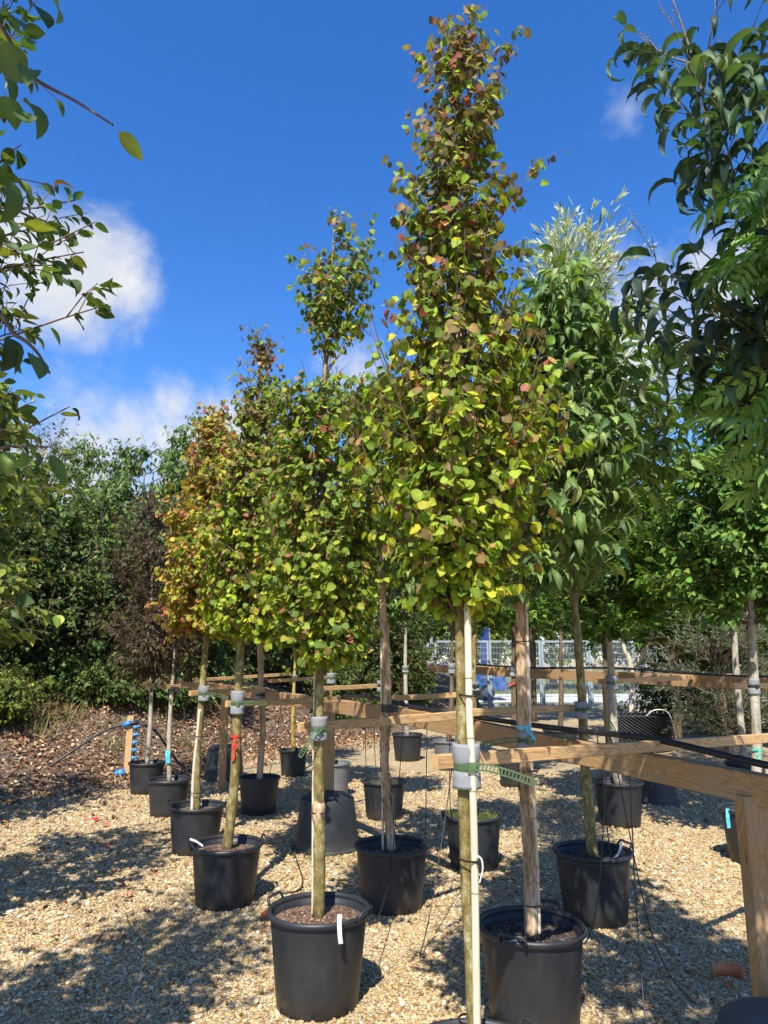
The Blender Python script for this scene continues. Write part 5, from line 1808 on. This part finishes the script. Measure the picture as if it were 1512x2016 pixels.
near_tree('rowan_tree', 'rowan with feathered leaflets reaching in beside the curled-leaf tree', [(1.78, 1.80, 0.35), (1.76, 1.82, 1.3), (1.7, 1.86, 2.0), (1.63, 1.9, 3.0), (1.6, 1.9, 3.5)], [0.04, 0.036, 0.03, 0.018, 0.006], 'bark_grey',
          prof_m((1.6, 1.92), [(2.0, 0.35, 0, 0), (2.2, 0.55, 0, 0), (2.6, 0.62, 0, 0), (3.0, 0.5, 0, 0), (3.3, 0.4, 0, 0), (3.6, 0.12, 0, 0)]), L_ROWAN, 55, 70, 3, 0.14, 3.6, 200, group=None, twig_mat='twig_green')
for k, (x, y) in enumerate(((1.78, 1.80), (2.02, 2.37))):
    pot(['black pot of the rowan beside the near beam', 'black pot of the curled-leaf tree beside the near beam'][k], (x, y), 0.46, 0.42, seed=70 + k, handles=())

# =================================================================== BACKGROUND HEDGE AND TREES
def bg_tree(name, label, x, y, zb, prof, pal, tmpl, size, nb, twigs, twig_len, lpt, seed, bark='bark_brown', r=0.09, droop=0.6, group='trees behind the bank', rise=0.4, cat='tree', top=None, nout=0.5):
    zt = top or prof[-1][0] * 0.92
    pts = [(x, y, zb - 0.05), (x + 0.05, y, zb + (zt - zb) * 0.35), (x - 0.05, y, zb + (zt - zb) * 0.7), (x, y, zt)]
    return tree(name, label, cat, pts, [r, r * 0.8, r * 0.5, r * 0.15], bark, prof_m((x, y), prof),
                dict(t=tmpl, size=size, pal=pal, mat='leaf_far', droop=droop, out=0.6, side=0.6, along=0.4, nup=0.9, nout=nout, nrnd=0.5), group, nb=nb, rise=rise, twigs=twigs, twig_len=twig_len, lpt=lpt, seed=seed, branch_r=0.008, rmin=0.45)


def bx(px, D): return (px - 756) / F_PX * D / 1.0


H_ = bank_h
bgs = [
    # px, D, top z, bottom z, radius, kind
    (-60, 12.0, 4.6, 0.9, 1.5, 'hedge', 'dark evergreen shrub at the left end of the bank'),
    (60, 12.8, 5.2, 0.9, 1.5, 'hedge', 'dense dark shrub on the bank behind the bramble'),
    (190, 13.4, 5.0, 0.9, 1.5, 'hedge', 'dense dark shrub on the bank behind the purple trees'),
    (330, 14.2, 4.6, 0.9, 1.4, 'hedge', 'dark shrub on the bank behind the fourth katsura'),
    (60, 15.0, 6.7, 1.0, 1.9, 'birch', 'thin twiggy birch above the dark shrubs'),
    (150, 15.5, 6.3, 1.0, 1.6, 'cherry', 'cherry with drooping leaves left of the cloud'),
    (270, 15.5, 6.2, 1.0, 1.7, 'cherry', 'cherry with drooping leaves below the low cloud'),
    (380, 16.0, 6.9, 1.0, 1.7, 'cherry', 'taller cherry behind the fourth katsura'),
    (490, 17.0, 6.6, 0.8, 1.9, 'cherry', 'cherry behind the third katsura'),
    (620, 18.0, 5.6, 0.3, 2.0, 'hedge', 'green shrub tree behind the second katsura'),
    (740, 19.0, 4.6, 0.0, 1.7, 'hedge', 'dark shrub tree beside the mesh fence'),
    (-40, 19.0, 4.4, 0.9, 2.3, 'back', 'broad dark bush far behind the birch'),
    (130, 19.5, 4.2, 0.9, 2.3, 'back', 'broad dark bush far behind the drooping cherry'),
    (290, 20.0, 4.2, 0.9, 2.3, 'back', 'broad dark bush far behind the low-cloud cherry'),
    (440, 21.0, 4.4, 0.9, 2.3, 'back', 'broad dark bush far behind the third katsura'),
    (570, 22.0, 4.2, 0.9, 2.3, 'back', 'broad dark bush far behind the yellow stem'),
    (690, 23.0, 4.0, 0.9, 2.3, 'back', 'broad dark bush far behind the grey pot'),

]
for k, (px, D, zt, zb, rad, kind, lab) in enumerate(bgs):
    x = bx(px, D)
    zb = max(zb - 1, float(bank_h(np.array(x), np.array(D))), 0)
    lo = zb + 0.1
    H = zt - lo
    if kind == 'hedge':
        pr = [(lo, rad * 0.75, 0, 0), (lo + H * 0.25, rad, 0, 0), (lo + H * 0.6, rad * 0.95, 0, 0), (lo + H * 0.85, rad * 0.65, 0, 0), (zt, rad * 0.2, 0, 0)]
        bg_tree('hedge_shrub', lab, x, D, zb, pr, PAL_HEDGE, T_SMALL, (0.07, 0.12), 150, 7, 0.45, 10, 100 + k)
    elif kind == 'back':
        pr = [(lo, rad * 0.9, 0, 0), (lo + H * 0.4, rad, 0, 0), (lo + H * 0.8, rad * 0.8, 0, 0), (zt, rad * 0.4, 0, 0)]
        bg_tree('hedge_shrub', lab, x, D, zb, pr, PAL_HEDGE, T_SMALL, (0.14, 0.22), 130, 7, 0.5, 8, 100 + k, rise=0.2)
    elif kind == 'birch':
        pr = [(lo + H * 0.3, rad * 0.6, 0, 0), (lo + H * 0.6, rad, 0, 0), (lo + H * 0.85, rad * 0.7, 0, 0), (zt, rad * 0.25, 0, 0)]
        bg_tree('birch_tree', lab, x, D, zb, pr, PAL_BIRCH, T_SMALL, (0.05, 0.085), 100, 7, 0.6, 6, 100 + k)
    else:
        pr = [(lo + H * 0.25, rad * 0.8, 0, 0), (lo + H * 0.5, rad, 0, 0), (lo + H * 0.8, rad * 0.8, 0, 0), (zt, rad * 0.35, 0, 0)]
        bg_tree('cherry_tree', lab, x, D, zb, pr, PAL_CHERRY, T_CHERRY, (0.11, 0.17), 110, 7, 0.5, 9, 100 + k, droop=1.0)
# low bushes at the bank top
for k, (px, D, rad, h, lab, pal) in enumerate(((205, 12.6, 0.85, 0.75, 'low rounded privet bush on top of the bank', PAL_APPLE), (20, 11.2, 0.7, 0.8, 'sprawling bramble with yellow-green leaves on the bank', PAL_APPLE_Y),
                                              (330, 13.2, 0.8, 0.7, 'low leafy bush behind the red-ribbon katsura trunk', PAL_CHERRY), (430, 14.6, 0.9, 0.9, 'low green bush behind the split-cane katsura trunk', PAL_CHERRY),
                                              (690, 17.0, 1.0, 1.3, 'leafy bush behind the mossy pot', PAL_HEDGE), (800, 19.0, 0.9, 1.6, 'green shrub growing against the mesh fence', PAL_APPLE))):
    x = bx(px, D)
    zb = max(float(bank_h(np.array(x), np.array(D))), 0)
    bg_tree('bush', lab, x, D, zb, [(zb + 0.05, rad * 0.8, 0, 0), (zb + h * 0.4, rad, 0, 0), (zb + h * 0.8, rad * 0.7, 0, 0), (zb + h, rad * 0.3, 0, 0)], pal, T_SMALL, (0.05, 0.085), 90, 6, 0.22, 8, 130 + k, r=0.03, cat='bush', group='low bushes')

# right-hand thicket and trees beyond the fence
rbg = [
    (1400, 12.5, 2.6, 1.0, 'grey', 'grey-green feathery shrub in the pot at the thicket edge'),
    (1340, 17.5, 4.2, 1.6, 'hedge', 'dark thicket shrub right of the mesh gates'),
    (1450, 15.5, 4.4, 1.7, 'hedge', 'dark thicket shrub behind the grey-green shrub'),
    (1530, 13.5, 5.0, 1.7, 'star', 'bright green tree behind the far-right trunks'),
    (1310, 14.5, 5.4, 1.7, 'star', 'bright green tree over the dimpled pot'),
    (1180, 19.5, 6.0, 2.2, 'star2', 'broad green tree before the mesh gates'),
    (1040, 19.5, 6.0, 2.0, 'star2', 'green tree hanging over the mesh gates'),
    (900, 20.5, 5.6, 2.0, 'star2', 'green tree hanging over the gate post'),
    (1250, 38.0, 8.0, 3.6, 'far', 'large tree beyond the road behind the pale trunk'),
    (1080, 40.0, 8.0, 3.6, 'far', 'large tree beyond the road behind the peeling trunk'),
    (930, 38.0, 6.5, 3.0, 'far', 'yellow-green tree beyond the road near the navy sign'),
    (1400, 36.0, 8.5, 3.6, 'far', 'large tree beyond the road at the right'),
    (780, 36.0, 8.0, 3.4, 'far', 'large tree beyond the road by the brick building'),
]
for k, (px, D, zt, rad, kind, lab) in enumerate(rbg):
    x = bx(px, D)
    if kind == 'grey':
        bg_tree('grey_shrub', lab, x, D, 0.05, [(0.45, 0.7, 0, 0), (1.2, 1.0, 0, 0), (2.0, 0.9, 0, 0), (zt, 0.4, 0, 0)], PAL_GREYSHRUB, T_NARROW, (0.05, 0.09), 110, 7, 0.3, 12, 150 + k, r=0.04, cat='shrub', group=None, droop=-0.3)
    elif kind == 'hedge':
        bg_tree('hedge_shrub', lab, x, D, 0, [(0.2, rad * 0.8, 0, 0), (1.2, rad, 0, 0), (zt * 0.7, rad * 0.9, 0, 0), (zt, rad * 0.3, 0, 0)], PAL_HEDGE, T_SMALL, (0.07, 0.12), 140, 7, 0.45, 10, 150 + k, group='thicket shrubs')
    elif kind == 'star':
        bg_tree('green_tree', lab, x, D, 0, [(1.9, rad * 0.6, 0, 0), (2.6, rad, 0, 0), (zt * 0.8, rad * 0.8, 0, 0), (zt, rad * 0.3, 0, 0)], PAL_STAR, T_STAR, (0.09, 0.14), 110, 7, 0.4, 8, 150 + k, group='green trees before the fence')
    elif kind == 'star2':
        bg_tree('green_tree', lab, x, D, 0, [(2.4, rad * 0.6, 0, 0), (3.2, rad, 0, 0), (zt * 0.8, rad * 0.8, 0, 0), (zt, rad * 0.3, 0, 0)], PAL_STAR, T_STAR, (0.10, 0.16), 100, 7, 0.5, 8, 150 + k, group='green trees before the fence')
    else:
        bg_tree('large_tree', lab, x, D, 0, [(1.6, rad * 0.7, 0, 0), (3.0, rad, 0, 0), (zt * 0.75, rad * 0.85, 0, 0), (zt, rad * 0.3, 0, 0)], PAL_CHERRY if k != 10 else PAL_APPLE_Y, T_SMALL, (0.16, 0.28), 130, 8, 0.9, 8, 150 + k, r=0.2, group='trees beyond the road')


# =================================================================== CANES, TIES, FOAM, RIBBONS, LABELS
def cane(label, pts, r, nodes=6):
    base = Vector(pts[0])
    path = catmull(pts, 8)
    root = thing('bamboo_cane', label, 'cane', base, 'bamboo canes')
    mb = MB()
    mb.tube(sub(path, base), r, 10)
    mb.build('stem', M['cane'], root, True)
    for k in range(1, nodes):
        i = int(k / nodes * (len(path) - 1))
        p, d = path[i] - base, (path[min(i + 1, len(path) - 1)] - path[i - 1]).normalized()
        mb = MB()
        mb.tube([p - d * 0.004, p, p + d * 0.004], [r * 1.0, r * 1.14, r * 1.0], 10)
        mb.build('node', M['cane_node'], root, True)
    return root


yc = cT1[1] - 0.033
cane('long bamboo cane tied along the trunk of the tallest katsura', [Vector((P(940, 2016, yc).x, yc, 0.30)), P(939, 2012, yc), P(934, 1682, yc), P(929, 1500, yc), P(924, 1400, yc), P(920, 1200, yc), P(912, 950, yc), P(906, 750, yc), P(903, 600, yc)], 0.0125, 9)
yf = cF[1] - 0.0
cane('bamboo cane standing beside the peeling trunk with blue ribbon', [Vector((P(1060, 1820, yf).x, yf, 0.34)), P(1056, 1700, yf), P(1049, 1560, yf), P(1042, 1440, yf), P(1038, 1300, yf), P(1034, 1180, yf)], 0.0115, 6)
ya = cA[1] + 0.02
cane('thin bamboo cane behind the trunk with the hanging green strap', [Vector((P(617, 1785, ya).x, ya, 0.34)), P(617, 1640, ya), P(618, 1500, ya), P(620, 1380, ya), P(621, 1310, ya)], 0.009, 6)
yc3 = cC[1] - 0.03
cane('pale split cane leaning against the trunk in reddish compost', [Vector((P(378, 1590, yc3).x, yc3, 0.31)), P(381, 1520, yc3), P(388, 1450, yc3), P(393, 1396, yc3)], 0.013, 3)
yg = cG[1] + 0.015
cane('thin cane behind the peeling trunk in the dark compost pot', [Vector((P(754, 1660, yg).x, yg, 0.32)), P(753, 1560, yg), P(752, 1440, yg), P(751, 1330, yg), P(751, 1240, yg)], 0.009, 5)


def tie_band(mb, c, rx, ry, ht, th, n=28, mi=0):
    """elliptic band round trunk and cane"""
    vs, fs = [], []
    for j in range(n):
        a = 2 * math.pi * j / n
        ca, sa = math.cos(a), math.sin(a)
        for (dr, dz) in ((0, -ht / 2), (th, -ht / 2), (th, ht / 2), (0, ht / 2)):
            vs.append((c[0] + (rx + dr) * ca, c[1] + (ry + dr) * sa, c[2] + dz))
    for j in range(n):
        j2 = (j + 1) % n
        for k in range(4):
            k2 = (k + 1) % 4
            fs.append((j * 4 + k, j2 * 4 + k, j2 * 4 + k2, j * 4 + k2))
    mb.add(vs, fs, mi)


def ladder(mb, path, wdir, wd, th, pitch=0.0125, mi=0):
    """slotted strap tail: two rails, cross bars and a rounded tip"""
    path = [Vector(p) for p in path]
    pts = catmull(path, 6)
    wdir = Vector(wdir).normalized()
    for s in (-1, 1):
        off = wdir * (s * (wd / 2 - 0.0028))
        for i in range(len(pts) - 1):
            mb.bar(pts[i] + off, pts[i + 1] + off, 0.0056, th, wdir.cross(pts[i + 1] - pts[i]), mi)
    # bars
    acc_, L = 0.0, 0.0
    for i in range(len(pts) - 1):
        seg = (pts[i + 1] - pts[i]).length
        while acc_ < L + seg:
            t = (acc_ - L) / seg
            p = pts[i].lerp(pts[i + 1], t)
            d = (pts[i + 1] - pts[i]).normalized()
            mb.bar(p - wdir * (wd / 2 - 0.003), p + wdir * (wd / 2 - 0.003), 0.0042, th, wdir.cross(d).cross(wdir) if False else d.cross(wdir), mi)
            acc_ += pitch
        L += seg
    d = (pts[-1] - pts[-2]).normalized()
    nn = d.cross(wdir).normalized()
    vs = []
    for s in (-1, 1):
        for k in range(7):
            a = -math.pi / 2 + math.pi * k / 6
            vs.append(pts[-1] + d * (math.cos(a) * wd * 0.5) + wdir * (math.sin(a) * wd / 2) + nn * (s * th / 2))
    fs = [tuple(range(6, -1, -1)), tuple(range(7, 14))] + [(k, (k + 1) % 7, 7 + (k + 1) % 7, 7 + k) for k in range(7)]
    mb.add(vs, fs, mi)


def foam_tie(label, ctr, r, zlo, zhi, zstrap, tail=None, wd=0.024, mat='strap', seed=1, band=True):
    """grey foam sleeve pinched by a strap round a trunk; ctr = (x, y)"""
    base = Vector((ctr[0], ctr[1], (zlo + zhi) / 2))
    root = thing('tree_tie', label, 'tree tie', base, 'foam and strap tree ties')
    rg = random.Random(seed)
    zs = zstrap - base.z
    a_, b_ = zlo - base.z, zhi - base.z
    ph = rg.uniform(0, 6)
    prof_o = []
    for k in range(13):
        z = a_ + (b_ - a_) * k / 12
        pinch = math.exp(-((z - zs) / (0.016)) ** 2)
        prof_o.append((r * (1.0 - 0.2 * pinch) * (1 + 0.02 * math.sin(k * 2 + ph)), z))
    inner = r * 0.5
    prof_o = [(inner, a_ + 0.002)] + prof_o + [(inner, b_ - 0.002)]
    mb = MB()
    mb.lathe(prof_o, 28, wob=lambda a, z: 1 + 0.035 * math.cos(2 * a + ph) + 0.02 * math.cos(3 * a + 2 * ph))
    mb.build('foam_sleeve', M['foam'], root, True)
    if band:
        mb = MB()
        rr = r * 0.83
        tie_band(mb, (0, 0, zs), rr, rr, wd, 0.003)
        # slots read as small raised bars
        for k in range(40):
            a = 2 * math.pi * k / 40
            mb.bar(Vector(((rr + 0.004) * math.cos(a), (rr + 0.004) * math.sin(a), zs - wd * 0.3)), Vector(((rr + 0.004) * math.cos(a), (rr + 0.004) * math.sin(a), zs + wd * 0.3)), 0.003, 0.0025, (math.cos(a), math.sin(a), 0))
        mb.build('strap', M[mat], root)
        mb = MB()
        mb.box((0.0 if tail is None else 0.012, -rr - 0.006, zs), (0.024, 0.012, wd * 1.35))
        mb.build('buckle', M[mat], root)
    if tail:
        mb = MB()
        pts = sub(tail, base)
        d = (pts[-1] - pts[0]).normalized()
        wdir = d.cross(Vector((0, -1, 0)))
        ladder(mb, pts, wdir, wd, 0.0028)
        mb.build('strap_tail', M[mat], root)
    return root


def zpx(px, py, D): return P(px, py, D).z


# tallest katsura
D = cT1[1]
cx = P(918, 1500, D).x
foam_tie('grey foam sleeve with green slotted strap sticking out on the tallest katsura', (cx, D), 0.046, zpx(918, 1551, D), zpx(918, 1463, D), zpx(918, 1508, D),
         [P(936, 1509, D - 0.05), P(965, 1513, D - 0.065), P(1005, 1524, D - 0.07), P(1050, 1540, D - 0.06)], 0.026, seed=1)
D = cA[1]
cx = P(628, 1435, D).x
foam_tie('grey foam sleeve with green strap hanging down on the second katsura', (cx, D - 0.005), 0.042, zpx(628, 1458, D), zpx(628, 1410, D), zpx(628, 1436, D),
         [P(632, 1431, D - 0.06), P(620, 1445, D - 0.075), P(604, 1468, D - 0.08), P(592, 1487, D - 0.075)], 0.026, seed=2)
D = cB[1]
cx = P(468, 1382, D).x
foam_tie('grey foam sleeve with green strap along the batten on the third katsura', (cx, D), 0.051, zpx(468, 1406, D), zpx(468, 1360, D), zpx(468, 1385, D),
         [P(475, 1385, D - 0.06), P(495, 1384, D - 0.055), P(522, 1385, D - 0.02)], 0.028, seed=3)
D = cC[1]
cx = P(402, 1365, D).x
foam_tie('grey foam sleeve with green strap on the fourth katsura', (cx, D), 0.052, zpx(402, 1380, D), zpx(402, 1350, D), zpx(402, 1366, D),
         [P(408, 1366, D - 0.06), P(425, 1368, D - 0.06), P(447, 1373, D - 0.05)], 0.028, seed=4)
D = cF[1]
cx = P(1034, 1455, D).x
foam_tie('grey foam sleeve with green strap to the left on the blue-ribbon trunk', (cx, D), 0.043, zpx(1034, 1476, D), zpx(1034, 1439, D), zpx(1034, 1457, D),
         [P(1018, 1456, D - 0.05), P(995, 1458, D - 0.05), P(970, 1462, D - 0.03), P(952, 1465, D)], 0.025, seed=5)
D = cP[1]
cx = P(1144, 1398, D).x
foam_tie('grey foam sleeve with long green strap curving down on the silver-leaved tree', (cx, D), 0.042, zpx(1144, 1415, D), zpx(1144, 1381, D), zpx(1144, 1397, D),
         [P(1150, 1396, D - 0.05), P(1175, 1400, D - 0.06), P(1197, 1418, D - 0.06), P(1213, 1445, D - 0.06)], 0.025, seed=6)
D = cQ[1]
foam_tie('light foam sleeve with thin strap on the pale grey trunk', (P(1205, 1343, D).x, D), 0.063, zpx(1205, 1357, D), zpx(1205, 1331, D), zpx(1205, 1344, D),
         [P(1212, 1344, D - 0.07), P(1235, 1345, D - 0.07), P(1252, 1346, D - 0.05)], 0.026, seed=7)
for k, (c, px, y0, y1, lab) in enumerate(((cW, 1484, 1336, 1367, 'grey foam sleeve on the trunk with the green ribbon'), (cN, 889, 1306, 1326, 'grey foam sleeve on the trunk in the pale-rimmed grey pot'),
                                        (cM, 798, 1311, 1324, 'grey foam sleeve on the slim grey trunk by the shrubs'), (cGy, 652, 1325, 1346, 'grey foam sleeve on the slim trunk behind the post'),
                                        (cJ, 581, 1329, 1338, 'short grey foam sleeve on the yellow stem'), (cH, 513, 1358, 1378, 'grey foam sleeve on the peeling trunk in the shaded pot'),
                                        (cO, 933, 1343, 1360, 'grey foam sleeve on the olive trunk behind the cane'), (cS, 1011, 1312, 1332, 'grey foam sleeve on the brown trunk behind the blue-ribbon tree'),
                                        (cL, 751, 1340, 1360, 'grey foam sleeve on the thin stem of the mossy pot'))):
    D = c[1]
    r = 0.055 if D > 9 else 0.05
    foam_tie(lab, (P(px, (y0 + y1) / 2, D).x, D), r, zpx(px, y1, D), zpx(px, y0, D), (zpx(px, y0, D) + zpx(px, y1, D)) / 2, None, 0.026, 'cable' if k in (0, 5, 6, 8) else 'strap', 20 + k)
for c, px, py, lab in ((cG, 763, 1394, 'black rubber tie round the peeling trunk between the katsuras'), (cD, 339, 1357, 'dark tie round the purple tree with the label'), (cE, 299, 1345, 'dark tie round the purple tree by the manifold')):
    D = c[1]
    p = P(px, py, D)
    mb = MB()
    tie_band(mb, (0, 0, 0), 0.036, 0.036, 0.055, 0.012)
    mb.box((0.05, -0.01, 0), (0.05, 0.03, 0.05))
    tag(mb.build('rubber_tie', M['cable'], None, False, p), lab, 'tree tie', 'black rubber ties')


# cable ties
def cable_tie(label, c, rx, ry, tilt=0.0, end=True):
    mb = MB()
    tie_band(mb, (0, 0, 0), rx, ry, 0.006, 0.003, 24)
    mb.box((rx * 0.6, -ry - 0.004, 0), (0.012, 0.01, 0.009))
    o = mb.build('cable_tie', M['cable'], None, False, c)
    o.rotation_euler = (0.08, tilt, 0)
    return tag(o, label, 'cable tie', 'black cable ties')


D = cT1[1]
for y, lab in ((2008, 'black cable tie low on the tallest katsura and its cane'), (1690, 'black cable tie with white string on the tallest katsura and its cane'), (1368, 'black cable tie above the foam on the tallest katsura')):
    p = P(926, y, D - 0.016)
    cable_tie(lab, p, 0.036, 0.031, 0.05)
D = cF[1]
for y, x, lab in ((1779, 1052, 'black cable tie low on the blue-ribbon trunk and its cane'), (1515, 1041, 'black cable tie below the batten on the blue-ribbon trunk'), (1262, 1030, 'black cable tie high on the blue-ribbon trunk')):
    p = P(x, y, D)
    cable_tie(lab, p, 0.048, 0.035, -0.04)
D = cC[1]
for y, x, lab in ((1559, 385, 'black cable tie low on the trunk with the split cane'), (1448, 396, 'black cable tie higher on the trunk with the split cane')):
    cable_tie(lab, P(x, y, D - 0.015), 0.058, 0.048, 0.03)
cable_tie('thin dark wire round the graft swelling of the second katsura', P(627, 1598, cA[1]), 0.033, 0.033)


# ribbons
def ribbon(label, c, r, mat, ends):
    root = thing('ribbon', label, 'ribbon', c, 'coloured marker ribbons')
    mb = MB()
    tie_band(mb, (0, 0, 0), r, r, 0.018, 0.002, 24)
    mb.build('loop', M[mat], root)
    for (dx, dy, dz) in ends:
        mb = MB()
        vs = []
        for k in range(6):
            t = k / 5
            x, y, z = dx * t + 0.006 * math.sin(k * 2.2), -r - 0.004 + dy * t, dz * t
            vs += [(x - 0.009, y, z), (x + 0.009, y - 0.004, z - 0.004), (x - 0.009, y - 0.0015, z), (x + 0.009, y - 0.0055, z - 0.004)]
        fs = []
        for k in range(5):
            a_ = 4 * k
            fs += [(a_, a_ + 1, a_ + 5, a_ + 4), (a_ + 2, a_ + 6, a_ + 7, a_ + 3), (a_, a_ + 4, a_ + 6, a_ + 2), (a_ + 1, a_ + 3, a_ + 7, a_ + 5)]
        mb.add(vs, fs)
        mb.build('tail', M[mat], root)
    return root


ribbon('bright blue ribbon knotted round the peeling trunk above its foam', P(1031, 1431, cF[1]), 0.034, 'ribbon_blue', [(0.045, -0.01, -0.055), (0.03, -0.005, -0.03)])
ribbon('red ribbon tied round the third katsura with a hanging end', P(464, 1449, cB[1]), 0.036, 'ribbon_red', [(0.0, -0.006, -0.16), (0.02, -0.006, -0.08)])
ribbon('green ribbon round the pale trunk behind the near beam', P(1488, 1475, cW[1]), 0.047, 'ribbon_green', [(-0.02, -0.006, -0.08)])
ribbon('small red ribbon on the brown trunk behind the peeling tree', P(1011, 1345, cS[1]), 0.05, 'ribbon_red', [(-0.12, -0.03, -0.04)])


# labels
def strip(name, label, pts, wd, mat, wdir, cat='plant label', th=0.0012):
    base = Vector(pts[0])
    mb = MB()
    pp = sub(catmull(pts, 5), base)
    wdir = Vector(wdir).normalized()
    for i in range(len(pp) - 1):
        mb.bar(pp[i], pp[i + 1], wd, th, (pp[i + 1] - pp[i]).cross(wdir).cross(pp[i + 1] - pp[i]) if False else wdir.cross(pp[i + 1] - pp[i]))
    return tag(mb.build(name, M[mat], None, False, base), label, cat, 'white plant labels')


yl = cA[1] - 0.262
strip('plant_label', 'white strip label hanging down from the pot rim handle', [P(669, 1800, yl), P(668, 1815, yl - 0.006), P(669, 1840, yl - 0.004), P(671, 1858, yl + 0.004)], 0.020, 'white', (1, 0, 0))
strip('plant_label', 'white label lying across the dark compost and rim', [(cP[0] + 0.05, cP[1] - 0.13, 0.40), (cP[0] + 0.12, cP[1] - 0.1, 0.395), (cP[0] + 0.17, cP[1] - 0.04, 0.425), (cP[0] + 0.19, cP[1] - 0.02, 0.47)], 0.026, 'white', (0.4, -1, 0.3))
strip('plant_label', 'white label tied to the red-ribbon pot rim', [(cB[0] - 0.255, cB[1] - 0.02, 0.41), (cB[0] - 0.2, cB[1] - 0.05, 0.40), (cB[0] - 0.14, cB[1] - 0.11, 0.385)], 0.012, 'white', (0.3, 0.3, 1))
strip('plant_label', 'white strip label on the gravel beside the mossy pot', [(cL[0] - 0.5, cL[1] - 0.55, 0.022), (cL[0] - 0.38, cL[1] - 0.38, 0.03), (cL[0] - 0.27, cL[1] - 0.2, 0.05)], 0.03, 'white', (0.9, -0.3, 0.4))
strip('plant_label', 'tiny white tag on the rim of the blue-ribbon pot', [(cF[0] - 0.13, cF[1] - 0.2, 0.425), (cF[0] - 0.11, cF[1] - 0.215, 0.43), (cF[0] - 0.095, cF[1] - 0.225, 0.42)], 0.02, 'white', (0.5, 1, 0))
strip('plant_label', 'white-blue label hanging on the purple tree trunk', [P(330, 1478, cD[1] - 0.04), P(330, 1490, cD[1] - 0.045), P(331, 1503, cD[1] - 0.04)], 0.05, 'ribbon_blue', (1, 0, 0))
strip('plant_label', 'blue ribbon label hanging at the rim by the big post', [(cW[0] - 0.235, cW[1] - 0.09, 0.43), (cW[0] - 0.245, cW[1] - 0.1, 0.36), (cW[0] - 0.24, cW[1] - 0.095, 0.28)], 0.03, 'ribbon_blue', (1, 0, 0))
strip('plant_label', 'thin white string tag on the cable tie of the tallest katsura', [P(938, 1683, cT1[1] - 0.055), P(948, 1692, cT1[1] - 0.06), P(950, 1712, cT1[1] - 0.06), P(944, 1738, cT1[1] - 0.055)], 0.004, 'white', (1, 0, 0.3))


# grass in two pots
for c, z, lab, sd in ((cO, 0.35, 'weedy grass growing in the pot behind the tallest katsura', 3), (cL, 0.33, 'bright moss and short grass in the mossy pot', 4)):
    pts = [(c[0] + 0.18 * math.cos(a) * q, c[1] + 0.18 * math.sin(a) * q, z) for a, q in [(rnd.uniform(0, 6.28), math.sqrt(rnd.random())) for _ in range(40)]]
    o = grass_stuff('pot_grass', lab, pts, 0.10 if sd == 3 else 0.06, PAL_APPLE, 14, 0.03, sd)
grass_stuff('weeds', 'small green weeds in the gravel round the upturned pot and manifold',
            [(cK.x + rnd.uniform(-0.4, 0.4), cK.y - 0.36 + rnd.uniform(-0.06, 0.1), 0.0) for _ in range(16)] + [(ps.x + rnd.uniform(-0.6, 0.9), ps.y - 0.35 + rnd.uniform(-0.25, 0.1), 0) for _ in range(26)], 0.09, PAL_APPLE, 12, 0.04, 9)

# fallen leaves that can be picked out on the gravel
FALL = [((520, 1808), 'orange crumpled leaf on the gravel behind the white-strip pot', (0.42, 0.10, 0.03), 0.085), ((524, 1818), 'pale orange leaf beside the crumpled orange leaf', (0.5, 0.22, 0.08), 0.06),
        ((195, 1614), 'bright red leaf on open gravel', (0.5, 0.03, 0.04), 0.10), ((205, 1623), 'dull orange leaf beside the bright red leaf', (0.42, 0.14, 0.05), 0.08), ((298, 1717), 'pinkish red leaf left of the red-ribbon pot', (0.5, 0.10, 0.06), 0.06),
        ((201, 1719), 'small yellow leaf on open gravel', (0.62, 0.5, 0.03), 0.05), ((44, 1600), 'yellow leaf in the shadow near the bank', (0.6, 0.5, 0.06), 0.08), ((471, 1997), 'small yellow leaf near the white-strip pot', (0.6, 0.42, 0.04), 0.035),
        ((16, 1620), 'orange leaf in the shadow near the bank', (0.5, 0.18, 0.04), 0.10), ((1010, 1826), 'brown leaf in dappled shade beside the blue-ribbon pot', (0.22, 0.09, 0.04), 0.06), ((1430, 1930), 'orange leaf beside the terracotta shard', (0.45, 0.14, 0.04), 0.07),
        ((1275, 1826), 'dry brown leaf on the shaded gravel', (0.3, 0.15, 0.07), 0.06)]
for k, ((px, py), lab, rgb, s) in enumerate(FALL):
    p = G(px, py, 0.02)
    o = bpy.data.objects.new('fallen_leaf', leaf_variant('fallen', T_OVAL, k % 4, np.array(rgb), M['litter']))
    COL.objects.link(o)
    o.location = p
    o.scale = (s, s, s)
    o.rotation_euler = (rnd.uniform(-0.4, 0.4), rnd.uniform(-0.5, 0.1), rnd.uniform(0, 6.28))
    tag(o, lab, 'leaf', 'fallen leaves on the gravel')
